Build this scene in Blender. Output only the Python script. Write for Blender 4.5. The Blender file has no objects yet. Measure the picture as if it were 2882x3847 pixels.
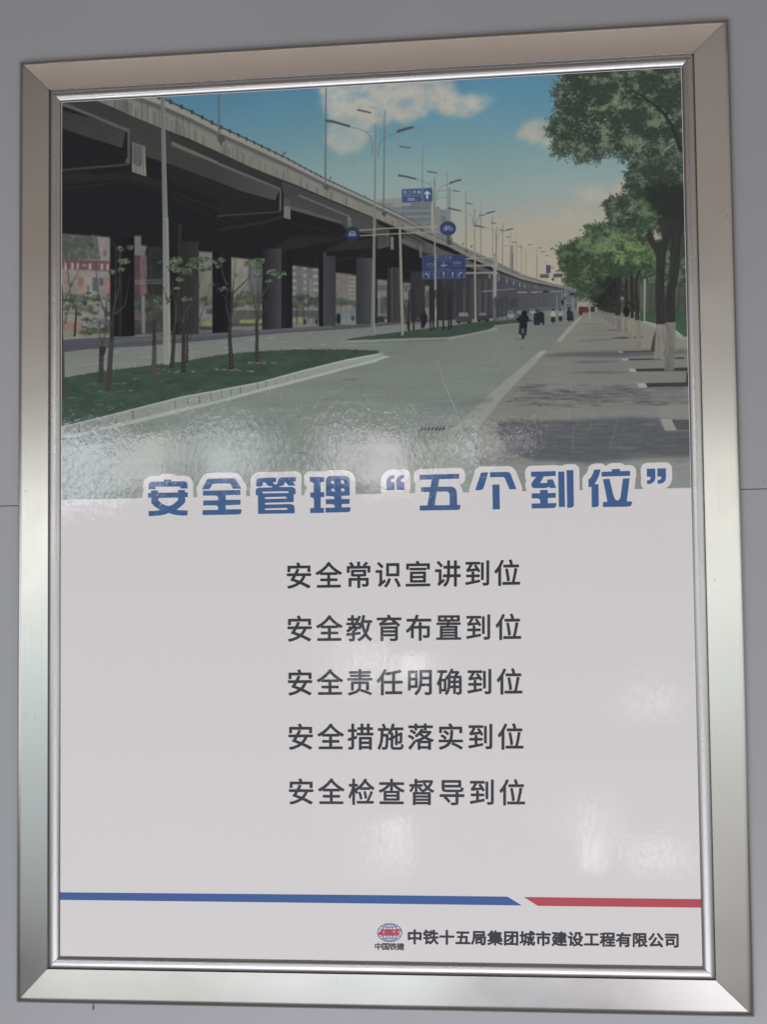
import bpy, bmesh, math, random
import numpy as np
from mathutils import Matrix, Vector

S = bpy.context.scene
COL = S.collection
R = math.radians

# ------------------------------------------------------------------ camera
SHEET_W, SHEET_H = 0.58, 0.79707          # visible sheet, metres
RIDGE_W, RIDGE_D = 0.01165, 0.00399       # frame crest: outside the sheet / in front of it
RIM_W, RIM_D = 0.04417, -0.00396          # outer rim of the frame
CZ = 1.55                                 # height of the poster's centre above the floor
cam_d = bpy.data.cameras.new("camera")
cam = bpy.data.objects.new("camera", cam_d)
COL.objects.link(cam)
S.camera = cam
F_PX, T = 6683.73, Vector((-0.01403, -0.00313, -1.61943))
ea = (-0.07029, -0.14597, 0.02135)
Rm = (Matrix.Rotation(ea[2], 3, 'Z') @ Matrix.Rotation(ea[1], 3, 'Y') @ Matrix.Rotation(ea[0], 3, 'X'))
M3 = Matrix(((1, 0, 0), (0, 0, -1), (0, 1, 0)))      # sheet axes (x right, y up, z out) to the room
cw = Rm.transposed()
pos = M3 @ (-(cw @ T)) + Vector((0, 0, CZ))
cam.matrix_world = Matrix.Translation(pos) @ (M3 @ cw).to_4x4()
cam_d.sensor_fit = 'HORIZONTAL'
cam_d.sensor_width = 36
cam_d.lens = F_PX / 2882 * 36
cam_d.clip_start, cam_d.clip_end = 0.05, 100

# ------------------------------------------------------------------ world, lamps, exposure
W = bpy.data.worlds.new("World")
S.world = W
W.use_nodes = True
bg = W.node_tree.nodes["Background"]
bg.inputs[0].default_value = (1.0, 0.90, 0.86, 1)
bg.inputs[1].default_value = 0.10
S.view_settings.view_transform = 'Standard'
S.view_settings.look = 'None'
S.view_settings.exposure = 0.13
S.view_settings.gamma = 1
S.cycles.use_denoising = True


def lamp(name, x0, x1, z0, z1, d, rad, col, rx=90.0):
    """area lamp behind the camera, at distance d from the wall, facing it; rad = radiance"""
    l = bpy.data.lights.new(name, 'AREA')
    l.shape = 'RECTANGLE'
    l.size, l.size_y = x1 - x0, z1 - z0
    l.energy = rad * math.pi * (x1 - x0) * (z1 - z0)
    l.color = (col[0], col[1] * 0.987, col[2] * 1.065)
    o = bpy.data.objects.new(name, l)
    o.location = ((x0 + x1) / 2, -d, CZ + (z0 + z1) / 2)
    o.rotation_euler = (R(rx), 0, 0)
    COL.objects.link(o)
    return o
# the glazed side of the hall behind the photographer: dim ceiling, bright panes, dimmer wall, plus an added low fill lamp
for a in (("ceiling_left_lamp", -4.4, -1.40, 0.60, 1.80, 3.0, 0.17, (1.0, 0.85, 0.66)),
          ("ceiling_middle_lamp", -1.39, 0.44, 0.60, 1.80, 3.0, 0.11, (1.0, 0.88, 0.72)),
          ("ceiling_right_lamp", 0.45, 4.6, 0.60, 1.80, 3.0, 0.21, (1.0, 0.88, 0.72)),
          ("window_left_lamp", -4.4, -1.40, 0.02, 0.44, 3.0, 1.90, (0.98, 1.0, 0.89)),
          ("window_lower_left_lamp", -4.4, -1.40, -0.40, 0.015, 3.0, 0.80, (0.80, 1.0, 0.92)),
          ("wall_left_lamp", -4.4, -1.40, -0.98, -0.41, 3.0, 0.56, (0.87, 1.0, 0.98)),
          ("window_middle_lamp", -1.39, 0.44, 0.02, 0.44, 3.0, 0.60, (1.0, 1.0, 0.98)),
          ("window_lower_middle_lamp", -1.39, 0.44, -0.40, 0.017, 3.0, 0.80, (1.0, 1.0, 0.98)),
          ("counter_middle_lamp", -1.39, 0.44, -0.98, -0.405, 3.0, 1.0, (1.0, 0.98, 1.0)),
          ("window_right_lamp", 0.45, 4.6, 0.02, 0.44, 3.0, 1.42, (0.98, 1.0, 0.86)),
          ("window_lower_right_lamp", 0.45, 4.6, -0.40, 0.015, 3.0, 1.0, (0.90, 1.0, 0.92)),
          ("wall_right_lamp", 0.45, 4.6, -0.98, -0.41, 3.0, 0.48, (1.0, 1.0, 0.90)),
          ("low_fill_lamp", -1.6, 1.3, -2.2, -1.08, 3.0, 3.3, (0.95, 0.97, 1.0)),  # added fill for the lower sheet, kept out of the flat faces' reflections
          # single panes and sunlit things that glare in the laminate
          ("pane_lamp", -1.348, -1.162, 0.255, 0.431, 2.965, 7.44, (0.84, 0.92, 1.0)),
          ("pane_lamp", -1.160, -1.00, 0.30, 0.427, 2.965, 5.27, (1.0, 0.97, 0.90)),
          ("pane_lamp", -0.99, -0.93, 0.34, 0.427, 2.965, 3.41, (1.0, 0.97, 0.90)),
          ("pane_lamp", -0.90, -0.747, 0.305, 0.439, 2.965, 4.96, (0.95, 1.0, 1.0)),
          ("pane_lamp", -0.58, -0.50, 0.30, 0.423, 2.965, 5.89, (1.0, 0.93, 0.91)),
          ("pane_lamp", -0.49, -0.36, 0.277, 0.415, 2.965, 6.51, (1.0, 0.90, 0.88)),
          ("pane_lamp", -0.257, -0.144, 0.33, 0.41, 2.965, 5.58, (1.0, 0.92, 0.88)),
          ("pane_lamp", -0.13, -0.02, 0.37, 0.41, 2.965, 3.72, (1.0, 0.96, 0.92)),
          ("pane_lamp", -0.530, -0.438, -0.235, -0.12, 2.965, 4.05, (1.0, 1.0, 0.97)),
          ("pane_lamp", -0.395, -0.315, -0.22, -0.157, 2.965, 4.59, (1.0, 1.0, 0.97)),
          ("pane_lamp", 0.20, 0.30, -0.32, -0.25, 2.965, 3.51, (1.0, 0.94, 0.93)),
          ("pane_lamp", -0.452, -0.37, -0.71, -0.58, 2.965, 3.78, (1.0, 1.0, 0.97)),
          ("pane_lamp", 0.075, 0.13, -0.705, -0.53, 2.965, 3.78, (1.0, 0.97, 0.96)),
          ("pane_lamp", 0.19, 0.33, -0.704, -0.63, 2.965, 3.51, (1.0, 0.95, 0.95)),
          ("floor_left_lamp", -2.0, -0.45, -1.95, -1.25, 1.7, 0.55, (0.92, 1.0, 0.84), 135),
          ("floor_middle_lamp", -0.45, -0.12, -1.95, -1.25, 1.7, 0.75, (0.90, 1.0, 0.92), 135),
          ("floor_right_lamp", 0.28, 2.0, -1.95, -1.25, 1.7, 1.2, (1.0, 0.96, 0.92), 135),
          ("ceiling_tube_lamp", -1.0, 1.2, 1.45, 1.57, 1.0, 1.5, (1.0, 0.84, 0.68), 0)):
    lamp(*a)
for sx_, rad_ in ((-2.4, 1.0), (2.6, 0.6)):
    side = lamp("side_window_lamp", -0.6, 0.6, -0.3, 0.3, 1.0, rad_, (1.0, 0.97, 0.95))
    side.location = (sx_, -0.95, CZ - 0.12)
    side.rotation_euler = (R(90), 0, R(-90 if sx_ < 0 else 90))


# ------------------------------------------------------------------ helpers
def tag(o, label=None, cat=None, group=None, kind=None):
    if label: o['label'] = label
    if cat: o['category'] = cat
    if group: o['group'] = group
    if kind: o['kind'] = kind
    return o


def P3(x, y, z=0.0):
    """sheet coordinates to the room"""
    return (x, -z, y + CZ)


def mesh_obj(name, verts, faces, mat, parent=None, smooth=False, uv=None):
    me = bpy.data.meshes.new(name)
    me.from_pydata(verts, [], faces)
    if uv is not None:
        l = me.uv_layers.new(name="uv")
        for lp in me.loops:
            l.data[lp.index].uv = uv[lp.vertex_index]
    me.materials.append(mat)
    if smooth:
        for p in me.polygons: p.use_smooth = True
    me.update()
    o = bpy.data.objects.new(name, me)
    COL.objects.link(o)
    if parent: o.parent = parent
    return o


# homography: survey of the sheet's corners and its true rectangle
def homog(src, dst):
    A, b = [], []
    for (x, y), (u, v) in zip(src, dst):
        A.append([x, y, 1, 0, 0, 0, -u * x, -u * y]); b.append(u)
        A.append([0, 0, 0, x, y, 1, -v * x, -v * y]); b.append(v)
    h = np.linalg.solve(np.array(A, float), np.array(b, float))
    return np.append(h, 1).reshape(3, 3)


HW, HH = SHEET_W / 2, SHEET_H / 2
HS = homog([(235.4, 389), (2561.5, 260), (2641, 3626), (228.4, 3587.5)],
           [(-HW, HH), (HW, HH), (HW, -HH), (-HW, -HH)])


def to_sheet(pts):
    p = np.asarray(pts, float)
    q = np.c_[p, np.ones(len(p))] @ HS.T
    return q[:, :2] / q[:, 2:3]


# ------------------------------------------------------------------ materials
def new_mat(name):
    m = bpy.data.materials.new(name)
    m.use_nodes = True
    nt = m.node_tree
    return m, nt, nt.nodes["Principled BSDF"]


def noise(nt, scale, detail=3, rough=0.5, vec=None, dist=0.0):
    n = nt.nodes.new('ShaderNodeTexNoise')
    n.inputs['Scale'].default_value = scale
    n.inputs['Detail'].default_value = detail
    n.inputs['Roughness'].default_value = rough
    n.inputs['Distortion'].default_value = dist
    if vec is not None: nt.links.new(vec, n.inputs['Vector'])
    return n


def mapping(nt, sc):
    g = nt.nodes.new('ShaderNodeNewGeometry')
    mp = nt.nodes.new('ShaderNodeMapping')
    mp.inputs['Scale'].default_value = sc
    nt.links.new(g.outputs['Position'], mp.inputs['Vector'])
    return mp.outputs['Vector']


def maprange(nt, src, a, b, c, d):
    n = nt.nodes.new('ShaderNodeMapRange')
    nt.links.new(src, n.inputs['Value'])
    for i, v in zip((1, 2, 3, 4), (a, b, c, d)): n.inputs[i].default_value = v
    return n.outputs[0]


def film(name, color=None, image=None):
    """print under a glossy laminate whose adhesive has wrinkled"""
    m, nt, b = new_mat(name)
    if image is not None:
        t = nt.nodes.new('ShaderNodeTexImage')
        t.image = image
        t.interpolation = 'Linear'
        t.extension = 'EXTEND'
        nt.links.new(t.outputs['Color'], b.inputs['Base Color'])
    else:
        b.inputs['Base Color'].default_value = (*color, 1)
    b.inputs['IOR'].default_value = 1.5
    b.inputs['Roughness'].default_value = 0.5
    b.inputs['Specular IOR Level'].default_value = 0.0
    b.inputs['Coat Weight'].default_value = 1.0
    b.inputs['Coat IOR'].default_value = 1.5
    b.inputs['Coat Roughness'].default_value = 0.03
    v = mapping(nt, (1.0, 1.0, 0.62))
    n1 = noise(nt, 230, 4, 0.6, v, 0.8)
    v2 = mapping(nt, (1.0, 1.0, 1.0))
    n2 = noise(nt, 11, 2, 0.5, v2)
    amp = maprange(nt, n2.outputs[0], 0.40, 0.60, 0.25, 1.0)
    mul = nt.nodes.new('ShaderNodeMath'); mul.operation = 'MULTIPLY'
    nt.links.new(n1.outputs[0], mul.inputs[0]); nt.links.new(amp, mul.inputs[1])
    n3 = noise(nt, 26, 1, 0.5, v2)
    add = nt.nodes.new('ShaderNodeMath'); add.operation = 'MULTIPLY_ADD'
    nt.links.new(n3.outputs[0], add.inputs[0]); add.inputs[1].default_value = 0.7
    nt.links.new(mul.outputs[0], add.inputs[2])
    bp = nt.nodes.new('ShaderNodeBump')
    bp.inputs['Strength'].default_value = 1.0
    bp.inputs['Distance'].default_value = 0.000085
    nt.links.new(add.outputs[0], bp.inputs['Height'])
    nt.links.new(bp.outputs[0], b.inputs['Coat Normal'])
    return m


def brushed(name, along, tint=(0.66, 0.65, 0.63), r0=0.19, r1=0.25):
    """anodised aluminium, fine grain running along the rail"""
    m, nt, b = new_mat(name)
    b.inputs['Metallic'].default_value = 1.0
    sc = (6, 6, 1400) if along == 'x' else (1400, 6, 6)
    v = mapping(nt, sc)
    n = noise(nt, 1.0, 4, 0.6, v)
    big = noise(nt, 9, 3, 0.6, mapping(nt, (1, 1, 1)))
    r = nt.nodes.new('ShaderNodeMapRange')
    nt.links.new(big.outputs[0], r.inputs[0])
    r.inputs[1].default_value, r.inputs[2].default_value = 0.3, 0.7
    r.inputs[3].default_value, r.inputs[4].default_value = r0, r1
    nt.links.new(r.outputs[0], b.inputs['Roughness'])
    mx = nt.nodes.new('ShaderNodeMix'); mx.data_type = 'RGBA'
    mx.inputs['A'].default_value = (*[c * 0.93 for c in tint], 1)
    mx.inputs['B'].default_value = (*[min(1, c * 1.05) for c in tint], 1)
    nt.links.new(n.outputs[0], mx.inputs['Factor'])
    sp = noise(nt, 1.0, 2, 0.5, mapping(nt, (260, 260, 180)))
    gate = noise(nt, 14, 2, 0.5, mapping(nt, (1, 1, 1)))
    sg = maprange(nt, sp.outputs[0], 0.70, 0.74, 0, 1)
    gg = maprange(nt, gate.outputs[0], 0.56, 0.66, 0, 0.55)
    ml = nt.nodes.new('ShaderNodeMath'); ml.operation = 'MULTIPLY'
    nt.links.new(sg, ml.inputs[0]); nt.links.new(gg, ml.inputs[1])
    mx2 = nt.nodes.new('ShaderNodeMix'); mx2.data_type = 'RGBA'
    nt.links.new(mx.outputs['Result'], mx2.inputs['A'])
    mx2.inputs['B'].default_value = (0.30, 0.29, 0.27, 1)
    nt.links.new(ml.outputs[0], mx2.inputs['Factor'])
    nt.links.new(mx2.outputs['Result'], b.inputs['Base Color'])
    bp = nt.nodes.new('ShaderNodeBump')
    bp.inputs['Strength'].default_value = 0.25
    bp.inputs['Distance'].default_value = 0.00002
    nt.links.new(n.outputs[0], bp.inputs['Height'])
    nt.links.new(bp.outputs[0], b.inputs['Normal'])
    return m


def wall_mat():
    m, nt, b = new_mat("painted_panel")
    v = mapping(nt, (1, 1, 1))
    n = noise(nt, 2.5, 4, 0.55, v)
    n2 = noise(nt, 60, 5, 0.7, v)
    mx = nt.nodes.new('ShaderNodeMix'); mx.data_type = 'RGBA'
    mx.inputs['A'].default_value = (0.322, 0.334, 0.350, 1)
    mx.inputs['B'].default_value = (0.355, 0.366, 0.386, 1)
    nt.links.new(maprange(nt, n.outputs[0], 0.3, 0.7, 0, 1), mx.inputs['Factor'])
    mx2 = nt.nodes.new('ShaderNodeMix'); mx2.data_type = 'RGBA'
    nt.links.new(mx.outputs['Result'], mx2.inputs['A'])
    mx2.inputs['B'].default_value = (0.30, 0.295, 0.285, 1)
    nt.links.new(maprange(nt, n2.outputs[0], 0.66, 0.76, 0, 0.5), mx2.inputs['Factor'])
    nt.links.new(mx2.outputs['Result'], b.inputs['Base Color'])
    b.inputs['Roughness'].default_value = 0.34
    b.inputs['Specular IOR Level'].default_value = 1.0
    wv = noise(nt, 5, 2, 0.5, mapping(nt, (1, 1, 0.5)))
    bp = nt.nodes.new('ShaderNodeBump')
    bp.inputs['Strength'].default_value = 0.5
    bp.inputs['Distance'].default_value = 0.0015
    nt.links.new(wv.outputs[0], bp.inputs['Height'])
    nt.links.new(bp.outputs[0], b.inputs['Normal'])
    return m


def plain(name, col, rough=0.5, metal=0.0):
    m, nt, b = new_mat(name)
    n = noise(nt, 300, 3, 0.6, mapping(nt, (1, 1, 1)))
    mx = nt.nodes.new('ShaderNodeMix'); mx.data_type = 'RGBA'
    mx.inputs['A'].default_value = (*[c * 0.85 for c in col], 1)
    mx.inputs['B'].default_value = (*[min(1, c * 1.1) for c in col], 1)
    nt.links.new(n.outputs[0], mx.inputs['Factor'])
    nt.links.new(mx.outputs['Result'], b.inputs['Base Color'])
    b.inputs['Roughness'].default_value = rough
    b.inputs['Metallic'].default_value = metal
    return m


PAPER = (0.86, 0.84, 0.825)
M_PAPER = film("laminated_paper", PAPER)
M_BLUE = film("print_blue", (0.038, 0.130, 0.33))
M_STRIPE = film("print_stripe_blue", (0.032, 0.115, 0.37))
M_RED = film("print_red", (0.56, 0.060, 0.090))
M_INK = film("print_ink", (0.021, 0.020, 0.031))
M_RAIL_X = brushed("brushed_aluminium_horizontal", 'x')
M_RAIL_Z = brushed("brushed_aluminium_vertical", 'z')
M_LIP_X = brushed("satin_lip_horizontal", 'x', (0.50, 0.495, 0.49), 0.24, 0.32)
M_LIP_Z = brushed("satin_lip_vertical", 'z', (0.50, 0.495, 0.49), 0.24, 0.32)
M_WALL = wall_mat()
M_GAP = plain("joint_shadow_gap", (0.2, 0.2, 0.2), 0.8)

# ------------------------------------------------------------------ wall of coated panels
WALL_Z = -0.0105
wall = tag(bpy.data.objects.new("wall", None), kind='structure')
wall.location = P3(0, -0.9, WALL_Z)
COL.objects.link(wall)
wall.location = (0, 0, 0)


def box(name, x0, x1, y0, y1, z0, z1, mat, parent, bev=0.0):
    bm = bmesh.new()
    vs = [bm.verts.new(P3(x, y, z)) for x in (x0, x1) for y in (y0, y1) for z in (z0, z1)]
    for f in ((0, 1, 3, 2), (4, 6, 7, 5), (0, 4, 5, 1), (2, 3, 7, 6), (0, 2, 6, 4), (1, 5, 7, 3)):
        bm.faces.new([vs[i] for i in f])
    bmesh.ops.recalc_face_normals(bm, faces=bm.faces)
    if bev:
        bmesh.ops.bevel(bm, geom=list(bm.edges), offset=bev, segments=2, affect='EDGES', profile=0.6)
    me = bpy.data.meshes.new(name)
    bm.to_mesh(me); bm.free()
    me.materials.append(mat)
    o = bpy.data.objects.new(name, me)
    COL.objects.link(o)
    o.parent = parent
    return o


SEAM = 0.0170                              # height of the joint between the boards
box("panel", -1.5, 1.5, SEAM + 0.0003, 1.1, WALL_Z - 0.012, WALL_Z, M_WALL, wall, 0.0004)
box("panel", -1.5, 1.5, -1.3, SEAM - 0.0003, WALL_Z - 0.012, WALL_Z, M_WALL, wall, 0.0004)
def blot(name, pts, mat, z, par, seed=1):
    """thin dried mark or scuff, outline in survey pixels"""
    q = to_sheet(pts)
    V = [P3(x, y, z) for x, y in q] + [P3(x * 1.0, y, z + 0.00025) for x, y in [q.mean(0)]]
    n_ = len(q)
    return mesh_obj(name, V, [(i, (i + 1) % n_, n_) for i in range(n_)], mat, par)


box("backing", -1.5, 1.5, -1.3, 1.1, WALL_Z - 0.03, WALL_Z - 0.0125, M_GAP, wall)

# ------------------------------------------------------------------ snap frame
frame = bpy.data.objects.new("framed_poster", None)
frame.location = (0, 0, 0)
COL.objects.link(frame)
tag(frame, "Chinese safety poster in a brushed aluminium frame, hung on the grey panel wall", "poster")

# profile from the wall outwards and in: (distance outside the sheet edge, height above the sheet)
PROFILE = [(RIM_W, WALL_Z + 0.0003), (RIM_W, RIM_D - 0.0012), (RIM_W - 0.0006, RIM_D - 0.0002), (RIM_W - 0.0025, RIM_D + 0.0012)]
PLATE_END = (RIDGE_W + 0.0003, RIDGE_D - 0.0001)
mid = [(RIM_W - 0.0025 + (PLATE_END[0] - RIM_W + 0.0025) * t, RIM_D + 0.0012 + (PLATE_END[1] - RIM_D - 0.0012) * t) for t in (0.1, 0.86)]
PROFILE += [mid[0], mid[1], PLATE_END, (RIDGE_W + 0.0001, RIDGE_D - 0.0003), (RIDGE_W, RIDGE_D - 0.0032)]
BEAD = [(RIDGE_W - 0.00015, -0.0005)]
n = 18
for i in range(n + 1):
    a = R(52 - 120 * i / n)                  # normal swings from outwards to inwards over a rounded lip
    BEAD.append((RIDGE_W - 0.0002 - 0.0063 * (math.sin(R(52)) - math.sin(a)), 0.0006 + 0.0036 * (math.cos(a) - math.cos(R(68)))))
BEAD += [(BEAD[-1][0] - 0.0002, 0.0001), (BEAD[-1][0] - 0.0002, -0.0003)]


def rail(side):
    """one mitred rail: plate and bead, with a hairline at the mitre"""
    horiz = side in 'tb'
    L0 = HW if horiz else HH
    g = 0.00022

    def ring(prof, sgn):
        out = []
        for (w, z) in prof:
            a = sgn * (L0 + w - g)
            c = (HH if horiz else HW) + w
            if side == 't': out.append(P3(a, c, z))
            elif side == 'b': out.append(P3(-a, -c, z))
            elif side == 'l': out.append(P3(-c, a, z))
            else: out.append(P3(c, -a, z))
        return out

    def sweep(name, prof, par, smooth):
        prof = prof + [(prof[-1][0], WALL_Z + 0.0004), (prof[0][0], WALL_Z + 0.0004)]
        N = 24
        A, B = ring(prof, -1), ring(prof, 1)
        rows = []
        for k in range(N + 1):
            t = k / N
            rows.append([tuple(a[i] + (b[i] - a[i]) * t for i in range(3)) for a, b in zip(A, B)])
        m = len(prof)
        V = [v for r in rows for v in r]
        Fc = []
        for k in range(N):
            for i in range(m):
                j = (i + 1) % m
                Fc.append((k * m + i, k * m + j, (k + 1) * m + j, (k + 1) * m + i))
        Fc += [tuple(range(m)), tuple(range(N * m + m - 1, N * m - 1, -1))]
        lip = name == 'rounded_lip'
        o = mesh_obj(name, V, Fc, (M_LIP_X if horiz else M_LIP_Z) if lip else (M_RAIL_X if horiz else M_RAIL_Z), par, False)
        bm = bmesh.new(); bm.from_mesh(o.data)
        bmesh.ops.recalc_face_normals(bm, faces=bm.faces)
        bm.to_mesh(o.data); bm.free()
        if smooth:
            for p in o.data.polygons: p.use_smooth = len(p.vertices) == 4
            o.data.update()
            try:
                o.data.set_sharp_from_angle(angle=R(28))
            except Exception:
                pass
        return o
    r = sweep("rail", PROFILE, frame, True)
    sweep("rounded_lip", BEAD, r, True)
    return r


for s in 'tblr':
    rail(s)

M_MARK = plain("grey_mark", (0.13, 0.14, 0.17), 0.6)
M_SCUFF = plain("dull_scuff", (0.30, 0.30, 0.29), 0.7)
blot("drip_mark", [(333, 3772), (340, 3771), (341, 3784), (343, 3792), (340, 3801), (335, 3802), (333, 3792), (334, 3784)], M_MARK, WALL_Z + 0.0001, wall)
for cx_, cy_, r_ in ((2816, 1795, 3), (2876, 1802, 2.5), (2877, 1808, 3), (52, 1852, 2.2), (26, 1865, 2.2), (35, 1866, 2.5)):
    blot("speck", [(cx_ + r_ * math.cos(t), cy_ + r_ * 0.8 * math.sin(t)) for t in (0, 1, 2, 3, 4, 5)], M_SCUFF, WALL_Z + 0.0001, wall)

# ------------------------------------------------------------------ sheet and its print
sheet = box("poster_sheet", -HW - 0.004, HW + 0.004, -HH - 0.004, HH + 0.004, -0.004, 0.0, M_PAPER, frame)


def print_obj(name, rings, mat, z, label=None):
    """flat print from outlines in survey pixels; inner rings are holes (even-odd)"""
    cu = bpy.data.curves.new(name, 'CURVE')
    cu.dimensions = '2D'
    cu.fill_mode = 'BOTH'
    for rg in rings:
        q = to_sheet(rg)
        sp = cu.splines.new('POLY')
        sp.points.add(len(q) - 1)
        for p, (x, y) in zip(sp.points, q): p.co = (x, y, 0, 1)
        sp.use_cyclic_u = True
    o = bpy.data.objects.new(name, cu)
    COL.objects.link(o)
    me = bpy.data.meshes.new_from_object(o)
    bpy.data.objects.remove(o)
    bpy.data.curves.remove(cu)
    for v in me.vertices: v.co = P3(v.co.x, v.co.y, z)
    me.materials.clear(); me.materials.append(mat)
    me.name = name
    o = bpy.data.objects.new(name, me)
    COL.objects.link(o)
    o.parent = sheet
    if label: o['label'] = label
    return o


_glyphs = {}


def glyph(ch, off):
    k = (ch, off)
    if k not in _glyphs:
        cu = bpy.data.curves.new("t", 'FONT')
        cu.body = ch
        cu.offset = off
        cu.resolution_u = 3
        o = bpy.data.objects.new("t", cu)
        COL.objects.link(o)
        bpy.context.view_layer.update()
        me = bpy.data.meshes.new_from_object(o)
        V = np.array([v.co[:2] for v in me.vertices]).reshape(-1, 2)
        Fc = [tuple(p.vertices) for p in me.polygons]
        bpy.data.objects.remove(o); bpy.data.curves.remove(cu); bpy.data.meshes.remove(me)
        _glyphs[k] = (V, Fc)
    return _glyphs[k]


def text_obj(name, text, c0, c1, size, mat, z, bold=0.0, ref='国', label=None):
    """a row of square characters; centres run from c0 to c1, ref character fills size; bold spreads the strokes"""
    rv = glyph(ref, 0.0)[0]
    lo, hi = rv.min(0), rv.max(0)
    ctr, ext = (lo + hi) / 2, hi - lo
    V, Fc = [], []
    n = len(text)
    slope = (c1[1] - c0[1]) / (c1[0] - c0[0])
    sh = [(0, 0)] + ([(math.cos(a * math.pi / 4) * bold, math.sin(a * math.pi / 4) * bold) for a in range(8)] if bold else [])
    for i, ch in enumerate(text):
        gv, gf = glyph(ch, 0.0)
        t = i / max(1, n - 1)
        cx, cy = c0[0] + (c1[0] - c0[0]) * t, c0[1] + (c1[1] - c0[1]) * t
        for k, (sx, sy) in enumerate(sh):
            dx = (gv[:, 0] + sx - ctr[0]) / ext[0] * size[0]
            dy = -(gv[:, 1] + sy - ctr[1]) / ext[1] * size[1]
            q = to_sheet(np.c_[cx + dx, cy + dy + dx * slope])
            b = len(V)
            V += [P3(x, y, z + k * 4e-6) for x, y in q]
            Fc += [tuple(b + j for j in f) for f in gf]
    o = mesh_obj(name, V, Fc, mat, sheet)
    if label: o['label'] = label
    return o


def Zm(x0, y0, k):
    return lambda pts: [(x0 + x / k, y0 + y / k) for x, y in pts]


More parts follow.
